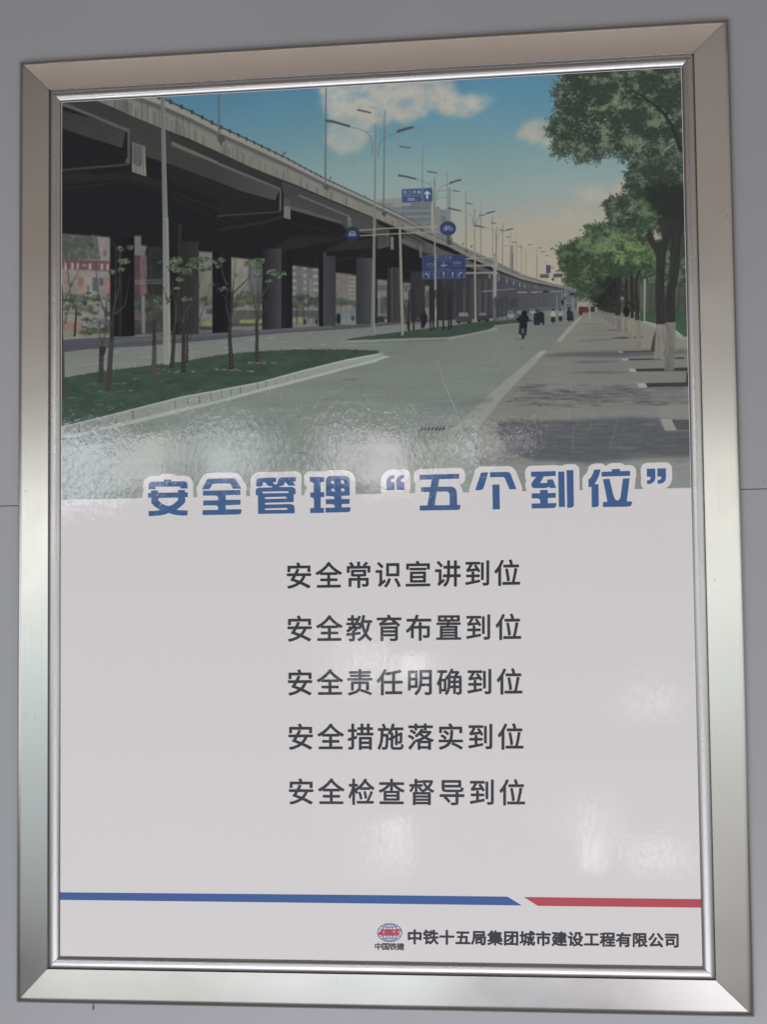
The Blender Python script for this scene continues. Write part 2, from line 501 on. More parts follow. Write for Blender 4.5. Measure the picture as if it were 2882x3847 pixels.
# blue headline, drawn stroke by stroke in its blocky face
k4 = 4.1425
h1, h2, h3, h4, h5 = Zm(540, 1780, k4), Zm(940, 1770, k4), Zm(1430, 1760, k4), Zm(1770, 1750, k4), Zm(2180, 1740, k4)
HEAD = [
 h1([(83,241),(83,190),(90,155),(115,130),(150,124),(325,121),(325,90),(438,90),(438,120),(630,117),(665,125),(685,145),(691,175),(691,230),(585,231),(582,212),(570,203),(550,199),(188,203),(188,240)]),
 h1([(120,262),(222,260),(230,295),(540,293),(545,254),(650,253),(652,290),(694,290),(694,363),(655,365),(655,440),(620,480),(570,525),(520,560),(560,568),(690,573),(690,648),(620,650),(540,645),(460,632),(396,610),(340,632),(250,650),(160,657),(85,657),(85,580),(200,577),(265,563),(180,510),(126,455),(124,375),(75,375),(75,302),(120,300)]),
 h1([(236,377),(543,370),(543,410),(500,450),(450,485),(398,503),(340,490),(280,455),(236,415)]),
 h1([(916,244),(985,105),(1005,82),(1040,78),(1390,71),(1425,78),(1445,95),(1530,231),(1410,235),(1395,228),(1365,170),(1345,155),(1320,152),(1090,155),(1075,168),(1045,225),(1025,241)]),
 h1([(930,265),(1512,254),(1515,330),(1285,335),(1285,407),(1514,406),(1516,482),(1286,490),(1286,557),(1530,553),(1530,595),(1515,625),(1480,634),(925,643),(925,567),(1168,562),(1168,525),(1158,500),(1130,492),(935,494),(935,417),(1168,412),(1166,370),(1155,345),(1125,340),(932,342)]),
 h2([(104,243),(106,160),(118,125),(150,107),(415,102),(415,174),(358,176),(385,203),(405,211),(425,206),(437,185),(440,150),(455,118),(490,100),(720,97),(720,161),(676,166),(718,229),(612,229),(568,180),(545,172),(545,195),(530,222),(500,234),(462,235),(462,250),(665,249),(700,262),(716,290),(718,362),(688,365),(687,483),(242,495),(242,522),(640,514),(680,525),(700,555),(704,658),(133,667),(130,379),(98,377),(97,300),(108,272),(140,260),(352,255),(352,236),(310,235),(285,225),(245,182),(220,172),(208,185),(206,215),(190,235),(160,243)]),
 h2([(204,322),(585,314),(605,322),(610,342),(204,348)]), h2([(240,407),(560,399),(578,410),(580,428),(240,436)]), h2([(242,582),(570,573),(590,583),(590,602),(242,608)]),
 h2([(938,97),(1163,95),(1163,169),(1107,172),(1108,330),(1163,331),(1165,405),(1109,407),(1110,575),(1160,576),(1160,651),(945,654),(945,579),(1005,576),(1004,450),(995,425),(975,412),(947,410),(947,337),(1002,333),(1000,215),(990,185),(965,173),(938,171)]),
 h2([(1190,390),(1190,150),(1200,110),(1230,82),(1280,77),(1490,76),(1530,90),(1553,120),(1558,160),(1561,382),(1432,387),(1433,436),(1559,435),(1559,511),(1435,515),(1436,567),(1570,565),(1572,610),(1560,632),(1530,641),(1183,648),(1183,573),(1327,570),(1325,540),(1310,522),(1280,517),(1190,516),(1188,441),(1326,437),(1322,412),(1305,396),(1275,391)]),
 h2([(1272,152),(1305,152),(1320,165),(1320,198),(1274,198)]), h2([(1426,148),(1460,148),(1475,165),(1477,197),(1428,198)]), h2([(1274,274),(1305,272),(1325,290),(1325,317),(1275,318)]), h2([(1428,270),(1462,268),(1480,285),(1480,316),(1430,316)]),
 h3([(105,341),(104,200),(115,160),(150,122),(190,110),(226,107),(226,160),(190,165),(172,185),(172,217),(228,217),(230,341)]),
 h3([(257,336),(256,195),(268,155),(300,120),(345,108),(380,105),(380,158),(345,163),(327,185),(327,212),(384,215),(384,336)]),
 h3([(621,103),(1238,88),(1238,163),(925,172),(904,289),(1090,286),(1140,292),(1180,320),(1200,370),(1205,570),(1255,570),(1255,615),(1240,640),(1205,649),(622,658),(622,582),(742,578),(776,370),(642,371),(640,296),(790,293),(808,174),(622,179)]),
 h3([(888,366),(1045,363),(1075,378),(1085,410),(1089,574),(855,578)]),
 h4([(76,384),(165,120),(180,110),(279,107),(215,330),(200,365),(165,383)]), h4([(306,107),(570,99),(605,108),(628,130),(719,369),(610,371),(545,210),(530,188),(505,178),(308,184)]), h4([(344,297),(455,294),(462,680),(352,682)]),
 h4([(946,98),(1330,88),(1332,162),(1145,172),(1088,275),(1180,272),(1205,262),(1195,220),(1285,216),(1338,349),(1245,352),(1228,330),(1205,345),(1180,352),(1000,354),(965,342),(950,310),(955,275),(1025,176),(948,175)]),
 h4([(957,434),(1087,431),(1087,383),(1205,379),(1208,430),(1332,426),(1333,500),(1208,506),(1209,588),(1340,585),(1340,625),(1325,652),(1290,662),(957,669),(957,593),(1090,590),(1090,545),(1075,520),(1045,511),(958,511)]),
 h4([(1369,98),(1465,94),(1475,644),(1380,646)]), h4([(1499,75),(1606,72),(1615,615),(1600,645),(1560,658),(1512,658)]),
 h5([(142,265),(180,228),(215,160),(232,108),(330,105),(310,190),(275,270),(236,332),(298,334),(304,650),(290,680),(250,690),(195,690),(190,372),(144,380)]),
 h5([(346,142),(507,137),(507,100),(632,97),(632,131),(790,128),(792,204),(347,216)]),
 h5([(366,256),(470,250),(530,500),(550,555),(575,582),(595,588),(618,578),(638,550),(648,490),(680,248),(783,242),(740,602),(819,602),(818,640),(805,668),(770,682),(368,688),(367,612),(438,607),(402,420)]),
 h5([(1050,94),(1183,91),(1185,240),(1170,285),(1130,320),(1090,330),(1055,331),(1054,276),(1090,270),(1110,250),(1110,222),(1052,218)]),
 h5([(1214,89),(1348,87),(1350,235),(1335,285),(1300,315),(1260,326),(1219,327),(1219,272),(1255,266),(1277,245),(1277,217),(1216,215)]),
]
for a, b in ((0, 3), (3, 5), (5, 9), (9, 15), (15, 17), (17, 19), (19, 22), (22, 26), (26, 29), (29, 31)):
    print_obj("headline_character", HEAD[a:b], M_BLUE, 0.00030, "large blocky blue character")

zt = Zm(1060, 2080, 1.7628)
LINES = [("安全常识宣讲到位", (116, 145), (1498, 127)), ("安全教育布置到位", (120, 496), (1505, 485)), ("安全责任明确到位", (123, 852), (1513, 846)),
         ("安全措施落实到位", (127, 1211), (1520, 1210)), ("安全检查督导到位", (130, 1573), (1531, 1579))]
for tx, a, b in LINES:
    (c0, c1) = zt([a, b])
    text_obj("text_line", tx, c0, c1, (88.5, 95.5), M_INK, 0.00015, 0.017, ref='安', label="dark grey line of eight Chinese characters")

print_obj("stripe", [[(215, 3350.3), (1380, 3361), (1910.6, 3367.4), (1963.7, 3400.3), (1380, 3392.5), (215, 3378.5)]], M_STRIPE, 0.00015, "blue rule with a slanted end")
print_obj("stripe", [[(1971, 3368.5), (2300, 3373), (2655, 3377.3), (2655, 3409), (2024.3, 3402)]], M_RED, 0.00015, "red rule with a slanted end")

# company emblem: latitude and longitude lines of a globe behind a red train
ex, ey, rx_, ry_ = 1467, 3502, 45.5, 34.0


def ell_line(fx, t0, t1, w, n=24):
    a, b = [], []
    for i in range(n + 1):
        t = t0 + (t1 - t0) * i / n
        x, y, nx, ny = fx(t)
        a.append((x + nx * w, y + ny * w)); b.append((x - nx * w, y - ny * w))
    return a + b[::-1]


rings = []
for fr in (1.0, 0.63, 0.27, -0.27, -0.63, -1.0):
    rings.append(ell_line(lambda t, fr=fr: (ex + rx_ * fr * math.cos(t), ey - ry_ * math.sin(t), 1, 0.0 if abs(fr) < .5 else math.sin(t) * -0.6 * (1 if fr > 0 else -1)), -math.pi / 2, math.pi / 2, 1.5))
rings.append([(ex - 1.2, ey - ry_), (ex + 1.2, ey - ry_), (ex + 1.2, ey + ry_), (ex - 1.2, ey + ry_)])
for yy, sg in ((-24, 1), (-14, 1), (14, -1), (24, -1)):
    hw = rx_ * math.sqrt(1 - (yy / ry_) ** 2)
    rings.append(ell_line(lambda t, yy=yy, hw=hw, sg=sg: (ex + hw * t, ey + yy + sg * 4 * (1 - t * t), 0, 1), -1, 1, 1.2))
for i, rg in enumerate(rings):
    pass
em = None
V, Fc = [], []
for i, rg in enumerate(rings):
    q = to_sheet(rg)
    b = len(V)
    m = len(rg) // 2
    V += [P3(x, y, 0.00015 + 0.000008 * i) for x, y in q]
    for k in range(m - 1):
        Fc.append((b + k, b + k + 1, b + 2 * m - 2 - k, b + 2 * m - 1 - k))
em = mesh_obj("emblem_globe", V, Fc, M_STRIPE, sheet)
em['label'] = "blue line drawing of a globe"
ze = Zm(1400, 3450, 5.523)
print_obj("emblem_train", [ze([(130, 300), (205, 228), (330, 215), (560, 228), (612, 238), (606, 262), (540, 262), (536, 282), (590, 286), (572, 335), (140, 335)]),
                           ze([(238, 258), (262, 258), (250, 306), (228, 306)]), ze([(424, 252), (482, 252), (476, 284), (420, 284)])], M_RED, 0.00030, "red train nose in front of the globe")
text_obj("emblem_name", "中国铁建", ze([(132, 575)])[0], ze([(594, 582)])[0], (25, 24.5), M_INK, 0.00015, 0.028, label="small bold Chinese name under the globe")
text_obj("company_name", "中铁十五局集团城市建设工程有限公司", (1561, 3519.5), (2529, 3532.5), (49.5, 50), M_INK, 0.00015, 0.036, label="bold dark company name in Chinese")

ILLUM = [[0.6119, 0.6015, 0.6181], [-0.0047, -0.0082, -0.0104], [-0.1262, -0.1308, -0.1449], [-0.0202, -0.0221, -0.0255], [-0.0041, -0.0038, -0.0053], [-0.0174, -0.0185, -0.019], [0.0138, 0.0126, 0.0156]]

# ================================================================== the printed street photograph
# drawn shape by shape (survey pixels of the print) into an image that is made here, then used as flat print
CW = 2200
PXM = CW / SHEET_W
PIC_BOT = [(205, 1877.5), (1344, 1857.6), (2393, 1838.8), (2655, 1833)]
CHh = int(PXM * (HH - to_sheet([(232, 1925)])[0][1]))
IMG = np.zeros((CHh, CW, 3), np.float32)
rng = np.random.default_rng(7)
random.seed(5)


def cpx(pts):
    q = to_sheet(pts)
    return np.c_[(q[:, 0] + HW) * PXM, (HH - q[:, 1]) * PXM]


def raster(q, ss=3):
    """even-odd coverage of one polygon: (x0, y0, mask)"""
    x0, y0 = np.floor(q.min(0)).astype(int) - 1
    x1, y1 = np.ceil(q.max(0)).astype(int) + 2
    x0c, y0c, x1c, y1c = max(0, x0), max(0, y0), min(CW, x1), min(CHh, y1)
    if x1c <= x0c or y1c <= y0c: return None
    w, h = (x1c - x0c) * ss, (y1c - y0c) * ss
    p = (q - (x0c, y0c)) * ss
    acc = np.zeros((h, w + 1), np.int32)
    n = len(p)
    for i in range(n):
        (ax, ay), (bx, by) = p[i], p[(i + 1) % n]
        if ay == by: continue
        if ay > by: ax, ay, bx, by = bx, by, ax, ay
        r0, r1 = max(0, int(math.ceil(ay - 0.5))), min(h, int(math.ceil(by - 0.5)))
        if r1 <= r0: continue
        rr = np.arange(r0, r1)
        xc = ax + (rr + 0.5 - ay) * (bx - ax) / (by - ay)
        np.add.at(acc, (rr, np.clip(np.ceil(xc - 0.5), 0, w).astype(int)), 1)
    m = (np.cumsum(acc, 1)[:, :w] & 1).astype(np.float32)
    m = m.reshape(y1c - y0c, ss, x1c - x0c, ss).mean((1, 3))
    return x0c, y0c, m


def blur(a, r):
    r = int(round(r))
    if r < 1: return a
    for _ in range(2):
        for ax in (0, 1):
            pad = [(r + 1, r) if k == ax else (0, 0) for k in range(2)]
            c = np.cumsum(np.pad(a, pad, mode='edge'), ax)
            n = a.shape[ax]
            a = (np.take(c, range(2 * r + 1, 2 * r + 1 + n), ax) - np.take(c, range(0, n), ax)) / (2 * r + 1)
    return a


def grid_noise(h, w, cx, cy):
    """smooth value noise in 0..1, cells cx by cy canvas pixels"""
    gh, gw = int(h / cy) + 3, int(w / cx) + 3
    g = rng.random((gh, gw)).astype(np.float32)
    y, x = np.arange(h) / cy, np.arange(w) / cx
    yi, xi = y.astype(int), x.astype(int)
    fy, fx = y - yi, x - xi
    fy, fx = fy * fy * (3 - 2 * fy), fx * fx * (3 - 2 * fx)
    a = g[yi] * (1 - fy)[:, None] + g[yi + 1] * fy[:, None]
    return a[:, xi] * (1 - fx) + a[:, xi + 1] * fx


def fbm(h, w, cx, cy, o=3):
    s, t = 0, 0
    for k in range(o):
        s = s + grid_noise(h, w, max(1.5, cx / 2 ** k), max(1.5, cy / 2 ** k)) / 1.6 ** k
        t += 1 / 1.6 ** k
    return s / t


def col(c): return np.array(c, np.float32) / 255


def fill(pts, c, a=1.0, soft=0, c2=None, axis='y', tex=None, ss=3):
    """colour c (to c2 along axis) over a polygon; tex = (cell x, cell y, strength)"""
    q = cpx(pts)
    if soft:
        q0 = q.min(0) - soft * 3; q1 = q.max(0) + soft * 3
        x0, y0 = max(0, int(q0[0])), max(0, int(q0[1])); x1, y1 = min(CW, int(q1[0]) + 1), min(CHh, int(q1[1]) + 1)
        if x1 <= x0 or y1 <= y0: return
        r = raster(q, 1)
        if r is None: return
        m = np.zeros((y1 - y0, x1 - x0), np.float32)
        rx, ry, rm = r
        ya, xa = max(ry, y0), max(rx, x0); yb, xb = min(ry + rm.shape[0], y1), min(rx + rm.shape[1], x1)
        m[ya - y0:yb - y0, xa - x0:xb - x0] = rm[ya - ry:yb - ry, xa - rx:xb - rx]
        m = blur(m, soft)
    else:
        r = raster(q, ss)
        if r is None: return
        x0, y0, m = r
    h, w = m.shape
    C = col(c)[None, None, :]
    if c2 is not None:
        lo, hi = (q[:, 1].min(), q[:, 1].max()) if axis == 'y' else (q[:, 0].min(), q[:, 0].max())
        t = np.clip(((np.arange(h) + y0)[:, None] - lo) / max(1, hi - lo), 0, 1) if axis == 'y' else np.clip(((np.arange(w) + x0)[None, :] - lo) / max(1, hi - lo), 0, 1)
        t = np.broadcast_to(t, (h, w))[..., None]
        C = C * (1 - t) + col(c2) * t
    if tex:
        C = C * (1 + tex[2] * 2 * (fbm(h, w, tex[0], tex[1])[..., None] - 0.5))
    m = (m * a)[..., None]
    v = IMG[y0:y0 + h, x0:x0 + w]
    v[...] = v * (1 - m) + C * m


def stroke(pts, w0, w1, c, a=1.0, c2=None, soft=0):
    """tapered line, widths in survey pixels"""
    p = np.array(pts, float)
    n = len(p)
    L, Rr = [], []
    for i in range(n):
        d = p[min(n - 1, i + 1)] - p[max(0, i - 1)]
        d = d / (np.hypot(*d) + 1e-9)
        w = (w0 + (w1 - w0) * i / max(1, n - 1)) / 2
        L.append(p[i] + (-d[1] * w, d[0] * w)); Rr.append(p[i] + (d[1] * w, -d[0] * w))
    fill(L + Rr[::-1], c, a, c2=c2, soft=soft)


def ell(cx, cy, rx, ry, c, a=1.0, ang=0.0, n=10, jag=0.0, soft=0):
    P = []
    for i in range(n):
        t = 2 * math.pi * i / n
        k = 1 + random.uniform(-jag, jag)
        x, y = rx * k * math.cos(t), ry * k * math.sin(t)
        P.append((cx + x * math.cos(ang) - y * math.sin(ang), cy + x * math.sin(ang) + y * math.cos(ang)))
    fill(P, c, a, soft=soft)


def mixc(a, b, t): return tuple(a[i] + (b[i] - a[i]) * t for i in range(3))


def poly_mask(pts, soft, edge, cell):
    """whole-canvas ragged mask"""
    r = raster(cpx(pts), 1)
    m = np.zeros((CHh, CW), np.float32)
    m[r[1]:r[1] + r[2].shape[0], r[0]:r[0] + r[2].shape[1]] = r[2]
    m = blur(m, soft)
    n = fbm(CHh, CW, cell, cell, 4)
    return np.clip((m + (n - 0.5) * edge * np.clip(m * 5, 0, 1) - 0.5) * 8 + 0.5, 0, 1) * (m > 0.05)


K = 2.7617
A_, B_, C_, D_ = Zm(220, 320, K), Zm(820, 320, K), Zm(1420, 260, K), Zm(2020, 250, K)
E_, F_, G_, H_ = Zm(220, 820, K), Zm(820, 820, K), Zm(1420, 820, K), Zm(2020, 820, K)
I_, J_, K_, L_ = Zm(220, 1300, K), Zm(820, 1300, K), Zm(1420, 1300, K), Zm(2020, 1300, K)

# ---- sky
yy = np.linspace(0, 1, CHh)[:, None]
ysrc = 330 + yy * 1600
stops = [(330, (64, 108, 134)), (430, (72, 116, 136)), (540, (86, 124, 134)), (640, (104, 132, 133)), (740, (116, 136, 134)), (830, (128, 136, 130)), (930, (140, 136, 123)), (1050, (148, 139, 122)), (1150, (150, 139, 120)), (2000, (150, 139, 120))]
sky = np.stack([np.interp(ysrc[:, 0], [s[0] for s in stops], [s[1][k] for s in stops]) for k in range(3)], 1)
IMG[...] = (sky / 255)[:, None, :]
xx = np.linspace(0, 1, CW)[None, :, None]
IMG *= 1 + 0.03 * np.cos((xx - 0.75) * 5)

# ---- clouds
def cloud(pts, c, a, soft=16, edge=1.25, cell=46):
    q = cpx(pts)
    r = raster(q, 1)
    x0, y0 = [max(0, int(v)) for v in q.min(0) - 60]
    x1, y1 = min(CW, int(q[:, 0].max() + 60)), min(CHh, int(q[:, 1].max() + 60))
    m = np.zeros((CHh, CW), np.float32)
    m[r[1]:r[1] + r[2].shape[0], r[0]:r[0] + r[2].shape[1]] = r[2]
    m = blur(m[y0:y1, x0:x1], soft)
    h, w = m.shape
    n = fbm(h, w, cell, cell * 0.7, 5)
    k = np.clip((m + (n - 0.5) * edge - 0.30) * 1.35, 0, 1) * np.clip(m * 1.8, 0, 1)
    k = blur(k, 7) * 1.12
    k = k * (0.7 + 0.5 * fbm(h, w, cell * .5, cell * .4, 3))
    n2 = fbm(h, w, cell * 1.6, cell, 4)
    C = col(c) * (0.95 + 0.10 * n2[..., None])
    k = np.clip(k * a, 0, 1)[..., None]
    IMG[y0:y1, x0:x1] = IMG[y0:y1, x0:x1] * (1 - k) + C * k


k1 = 1.7393
def DP(pts): return [(x * k1, y * k1) for x, y in pts]
cloud(DP([(692, 190), (700, 170), (985, 150), (985, 185), (1000, 212), (1015, 200), (1065, 206), (1078, 216), (1050, 232), (1040, 255), (960, 262), (950, 240), (880, 270), (800, 275), (790, 320), (745, 338), (715, 330), (700, 300), (715, 260), (690, 230)]), (156, 155, 145), 0.9)
cloud(DP([(700, 250), (800, 255), (820, 300), (770, 335), (720, 320)]), (128, 142, 140), 0.6)
cloud(DP([(1105, 290), (1150, 262), (1200, 255), (1215, 330), (1150, 315), (1120, 300)]), (158, 151, 138), 0.85, 16)
cloud(DP([(1225, 415), (1290, 402), (1320, 412), (1345, 388), (1400, 380), (1400, 450), (1260, 440)]), (154, 147, 133), 0.85, 16)
cloud(DP([(1040, 470), (1200, 440), (1320, 430), (1330, 560), (1100, 640)]), (150, 142, 126), 0.5, 40)

# ---- far building behind the road signs
fill(C_([(0, 1362), (180, 1350), (260, 1345), (580, 1350), (580, 1395), (610, 1440), (640, 1435), (655, 1465), (760, 1465), (765, 1600), (765, 1800), (0, 1800)]), (96, 104, 105), tex=(40, 40, 0.05))
fill(C_([(0, 1362), (260, 1347), (350, 1400), (345, 1440), (170, 1445), (165, 1400), (0, 1400)]), (112, 117, 114))
for i in range(5):
    y = 1400 + i * 62
    fill(C_([(250, y + 30), (555, y + 26), (555, y + 62), (250, y + 66)]), (76, 86, 92), 0.85)
    fill(C_([(170, y + 40), (240, y + 40), (240, y + 70), (170, y + 70)]), (82, 92, 95), 0.6)
fill(C_([(345, 1400), (560, 1385), (560, 1420), (345, 1425)]), (84, 88, 96))
fill(C_([(560, 1385), (585, 1385), (600, 1700), (560, 1700)]), (124, 124, 116))
fill(C_([(605, 1450), (650, 1450), (650, 1800), (605, 1800)]), (104, 106, 100))
fill(C_([(660, 1530), (715, 1530), (715, 1590), (660, 1590)]), (84, 90, 92))

# ---- flyover: dark body first, then fascia
TOP = A_([(560, -60), (880, 92), (1110, 175), (1380, 300), (1657, 445)]) + B_([(320, 590), (700, 770), (1110, 985), (1400, 1118), (1657, 1238)]) + G_([(250, -22), (450, 92), (600, 165), (780, 255), (920, 328), (1100, 402), (1240, 470), (1400, 545), (1560, 610), (1657, 632)]) + H_([(60, 655), (180, 690), (290, 708), (345, 742), (420, 770)])
BOT = A_([(350, 150), (560, 235), (790, 340), (1070, 455), (1350, 560), (1657, 698)]) + B_([(330, 852), (560, 945), (800, 1038), (1180, 1200), (1400, 1290), (1657, 1398)]) + G_([(200, 105), (400, 175), (590, 252), (740, 302), (930, 405), (1240, 542), (1500, 642), (1657, 680)]) + H_([(60, 690), (180, 716), (290, 738), (345, 765), (420, 782)])
GROUND = E_([(-20, 1262), (300, 1240), (790, 1228), (1200, 1215), (1657, 1195)]) + F_([(300, 1172), (700, 1145), (1200, 1118), (1657, 1098)]) + G_([(240, 1083), (800, 1060), (1200, 1040), (1657, 990)]) + H_([(120, 965), (450, 950)])
fill([(200, 300)] + A_([(350, -80)]) + BOT + H_([(470, 830)]) + GROUND[::-1] + [(200, 1280)], (19, 21, 23), ss=1)
# haze deepening with distance inside
fill(G_([(240, 640), (900, 560), (1250, 560), (1657, 700)]) + H_([(300, 740), (470, 830), (470, 950)]) + G_([(1657, 1000), (240, 1085)]), (24, 26, 29), c2=(62, 64, 74), axis='x', soft=6)
fill(G_([(1150, 600), (1657, 690)]) + H_([(345, 770), (430, 900), (430, 940)]) + G_([(1657, 985), (1200, 1035)]), (52, 54, 62), 0.7, c2=(70, 73, 84), axis='x', soft=4)
# undersides and beams, left span
fill(A_([(30, 200), (150, 60), (390, 160), (790, 345), (1070, 460), (1120, 480), (1657, 705), (1657, 1000), (1140, 820), (920, 750), (760, 600), (750, 470), (440, 350)]), (36, 38, 36), c2=(50, 50, 47), tex=(90, 90, 0.06))
fill(A_([(30, 270), (440, 370), (700, 500), (668, 660), (380, 570), (40, 455)]), (38, 41, 40), c2=(44, 46, 44), tex=(70, 50, 0.08))
fill(A_([(40, 190), (130, 215), (440, 345), (750, 468), (750, 495), (700, 492), (430, 372), (120, 250), (40, 225)]), (66, 68, 66))
fill(A_([(722, 480), (752, 480), (748, 825), (700, 845), (705, 780), (722, 760)]), (60, 63, 66))
fill(A_([(40, 880), (300, 855), (560, 835), (745, 815), (740, 840), (560, 858), (300, 880), (40, 900)]), (44, 45, 43))
fill(A_([(60, 905), (420, 930), (760, 905), (920, 955), (1090, 1000), (1090, 1080), (720, 985), (300, 1010), (60, 1030)]), (27, 27, 26), soft=3)
fill(A_([(765, 600), (905, 645), (918, 955), (800, 918), (768, 905)]), (92, 92, 86), c2=(106, 104, 95), tex=(14, 60, 0.08))
fill(A_([(768, 610), (870, 640), (876, 830), (850, 860), (770, 815)]), (66, 66, 70), 0.8)
for x in (805, 845, 880): stroke(A_([(x, 640), (x + 6, 930)]), 2, 2, (52, 52, 52), 0.8)
for p, w in ((A_([(1120, 850), (1657, 1050)]) + B_([(300, 1165), (600, 1290)]), 8), (A_([(760, 960), (1070, 1080), (1657, 1290)]) + B_([(260, 1390)]), 9), (A_([(300, 1060), (720, 1000), (1100, 1130), (1657, 1400)]) + B_([(200, 1480)]), 7), (A_([(40, 1080), (500, 1040)]), 7), (B_([(760, 1440), (1310, 1560)]), 7), (B_([(820, 1640), (1330, 1570)]), 6)):
    stroke(p, w * .7, w * .5, (34, 33, 31), 0.6, soft=2)
fill(A_([(1120, 480), (1657, 700)]) + B_([(330, 852), (800, 1038), (660, 1075), (330, 945), (0, 806)]) + A_([(1657, 800), (1180, 590)]), (38, 38, 36), c2=(34, 34, 34), axis='x', tex=(80, 60, 0.07))
fill(A_([(1140, 822), (1657, 1012)]) + B_([(250, 1112), (600, 1207), (660, 1320), (0, 1360)]) + A_([(1657, 1200), (1140, 1000)]), (25, 26, 26), .8, soft=8)
stroke(F_([(690, 335), (1310, 215)]), 3, 3, (40, 40, 40), .8); stroke(F_([(1110, 345), (1600, 310)]), 3, 3, (44, 44, 45), .8); stroke(F_([(1250, 440), (1600, 385)]), 3, 3, (38, 38, 40), .8); fill(F_([(690, 335), (1310, 215), (1330, 190), (760, 200), (600, 300)]), (29, 29, 30), .8, soft=3); fill(F_([(1110, 345), (1600, 310), (1600, 220), (1330, 240)]), (33, 33, 35), .8, soft=3)
# second and third spans
fill(A_([(1180, 590), (1657, 800), (1657, 830), (1180, 635)]), (80, 80, 76))
fill(A_([(1130, 640), (1657, 850), (1657, 1010), (1140, 820)]), (44, 44, 42))
fill(B_([(0, 805), (650, 1075), (662, 1090), (662, 1310), (640, 1320), (645, 1100), (0, 838)]), (74, 73, 72))
fill(B_([(0, 838), (640, 1100), (600, 1205), (250, 1110), (0, 1010)]), (44, 44, 42), c2=(58, 57, 56), axis='x')
fill(B_([(0, 1355), (640, 1315), (660, 1330), (0, 1375)]), (42, 42, 40))
fill(B_([(0, 1500), (450, 1420), (640, 1370), (690, 1360), (690, 1390), (500, 1440), (0, 1525)]), (32, 31, 29), soft=2)
fill(B_([(663, 1010), (800, 1050), (1180, 1215), (1657, 1405), (1657, 1560), (1350, 1520), (1290, 1450), (760, 1290), (690, 1180)]), (46, 46, 46), c2=(56, 56, 55), tex=(80, 60, 0.06))
fill(B_([(686, 1180), (758, 1195), (756, 1405), (688, 1382)]), (62, 60, 58))
fill(B_([(688, 1262), (758, 1270), (756, 1405), (688, 1380)]), (94, 92, 84))
fill(B_([(760, 1255), (1290, 1420), (1285, 1450), (760, 1300)]), (66, 64, 64))
fill(B_([(840, 1140), (1370, 1360), (1365, 1380), (840, 1160)]), (78, 76, 74))
fill(B_([(1352, 1370), (1385, 1380), (1388, 1480), (1352, 1480)]), (88, 86, 80))
fill(B_([(1400, 1380), (1657, 1480), (1657, 1530), (1400, 1450)]), (56, 55, 55))
fill(G_([(0, 60), (120, 120), (122, 300), (0, 320)]), (50, 50, 49)); fill(G_([(0, 285), (110, 290), (110, 305), (0, 330)]), (60, 60, 58))
fill(G_([(105, 140), (125, 140), (125, 300), (105, 300)]), (70, 69, 66))
fill(G_([(140, 195), (170, 205), (170, 335), (140, 330)]), (104, 103, 94))
fill(G_([(270, 170), (640, 330), (900, 420), (900, 480), (600, 420), (400, 330), (260, 260)]), (60, 60, 58), soft=2)
fill(G_([(250, 215), (405, 280), (400, 330), (250, 265)]), (74, 73, 70))
fill(G_([(442, 290), (462, 296), (462, 420), (442, 416)]), (96, 95, 88))
fill(G_([(300, 150), (650, 320), (650, 335), (300, 165)]), (80, 79, 75))
fill(G_([(500, 260), (930, 440), (1200, 560), (1200, 600), (900, 500), (500, 340)]), (66, 66, 64), soft=2)
for i, (x, y, h) in enumerate(((1166, 590, 45), (1262, 600, 60), (1345, 615, 70), (1418, 640, 60), (1480, 665, 55), (1532, 690, 45), (1650, 705, 40))):
    fill(G_([(x - 5, y), (x + 6, y), (x + 6, y + h), (x - 5, y + h - 4)]), (118, 116, 106))
fill(G_([(1240, 570), (1657, 720)]) + H_([(350, 770), (420, 800)]) + G_([(1657, 740), (1240, 600)]), (66, 67, 70), soft=2)
# fascia
fill(TOP + BOT[::-1], (98, 98, 90), c2=(108, 106, 97), axis='x', ss=2, tex=(30, 60, 0.05))
def along(f0, f1, c, a=1.0):
    """band between two fractions of the fascia depth"""
    n = 60
    def at(poly, t):
        p = np.array(poly); d = np.r_[0, np.cumsum(np.hypot(*np.diff(p, axis=0).T))]
        return np.array([np.interp(t * d[-1], d, p[:, 0]), np.interp(t * d[-1], d, p[:, 1])])
    U, V_ = [], []
    xs = np.linspace(max(TOP[0][0], BOT[0][0]), min(TOP[-1][0], BOT[-1][0]), n)
    ty = np.interp(xs, [p[0] for p in TOP], [p[1] for p in TOP]); by = np.interp(xs, [p[0] for p in BOT], [p[1] for p in BOT])
    U = [(x, t + (b - t) * f0) for x, t, b in zip(xs, ty, by)]; V_ = [(x, t + (b - t) * f1) for x, t, b in zip(xs, ty, by)]
    fill(U + V_[::-1], c, a, ss=3)
along(0.0, 0.22, (118, 118, 110)); along(0.20, 0.36, (64, 66, 68), 0.9); along(0.36, 0.44, (86, 87, 84), 0.8)
for i in range(120):     # rain streaks and joints on the concrete
    t = random.random() ** 1.4
    x = 380 + t * 1500
    ty = np.interp(x, [p[0] for p in TOP], [p[1] for p in TOP]); by = np.interp(x, [p[0] for p in BOT], [p[1] for p in BOT])
    f0 = random.uniform(0.4, 0.75)
    w = random.uniform(2, 16) * (1 - t * 0.7)
    fill([(x, ty + (by - ty) * f0), (x + w, ty + (by - ty) * f0 + w * .45), (x + w, by + w * .3), (x, by - 2)], random.choice([(72, 72, 68), (82, 80, 76), (66, 66, 66), (112, 111, 102)]), random.uniform(0.2, 0.6))
for x in (452, 535, 558, 600, 668, 690, 712): stroke([(x, np.interp(x, [p[0] for p in TOP], [p[1] for p in TOP]) + 26), (x + 1, np.interp(x, [p[0] for p in BOT], [p[1] for p in BOT]))], 2.4, 2, (50, 50, 49), 0.8)
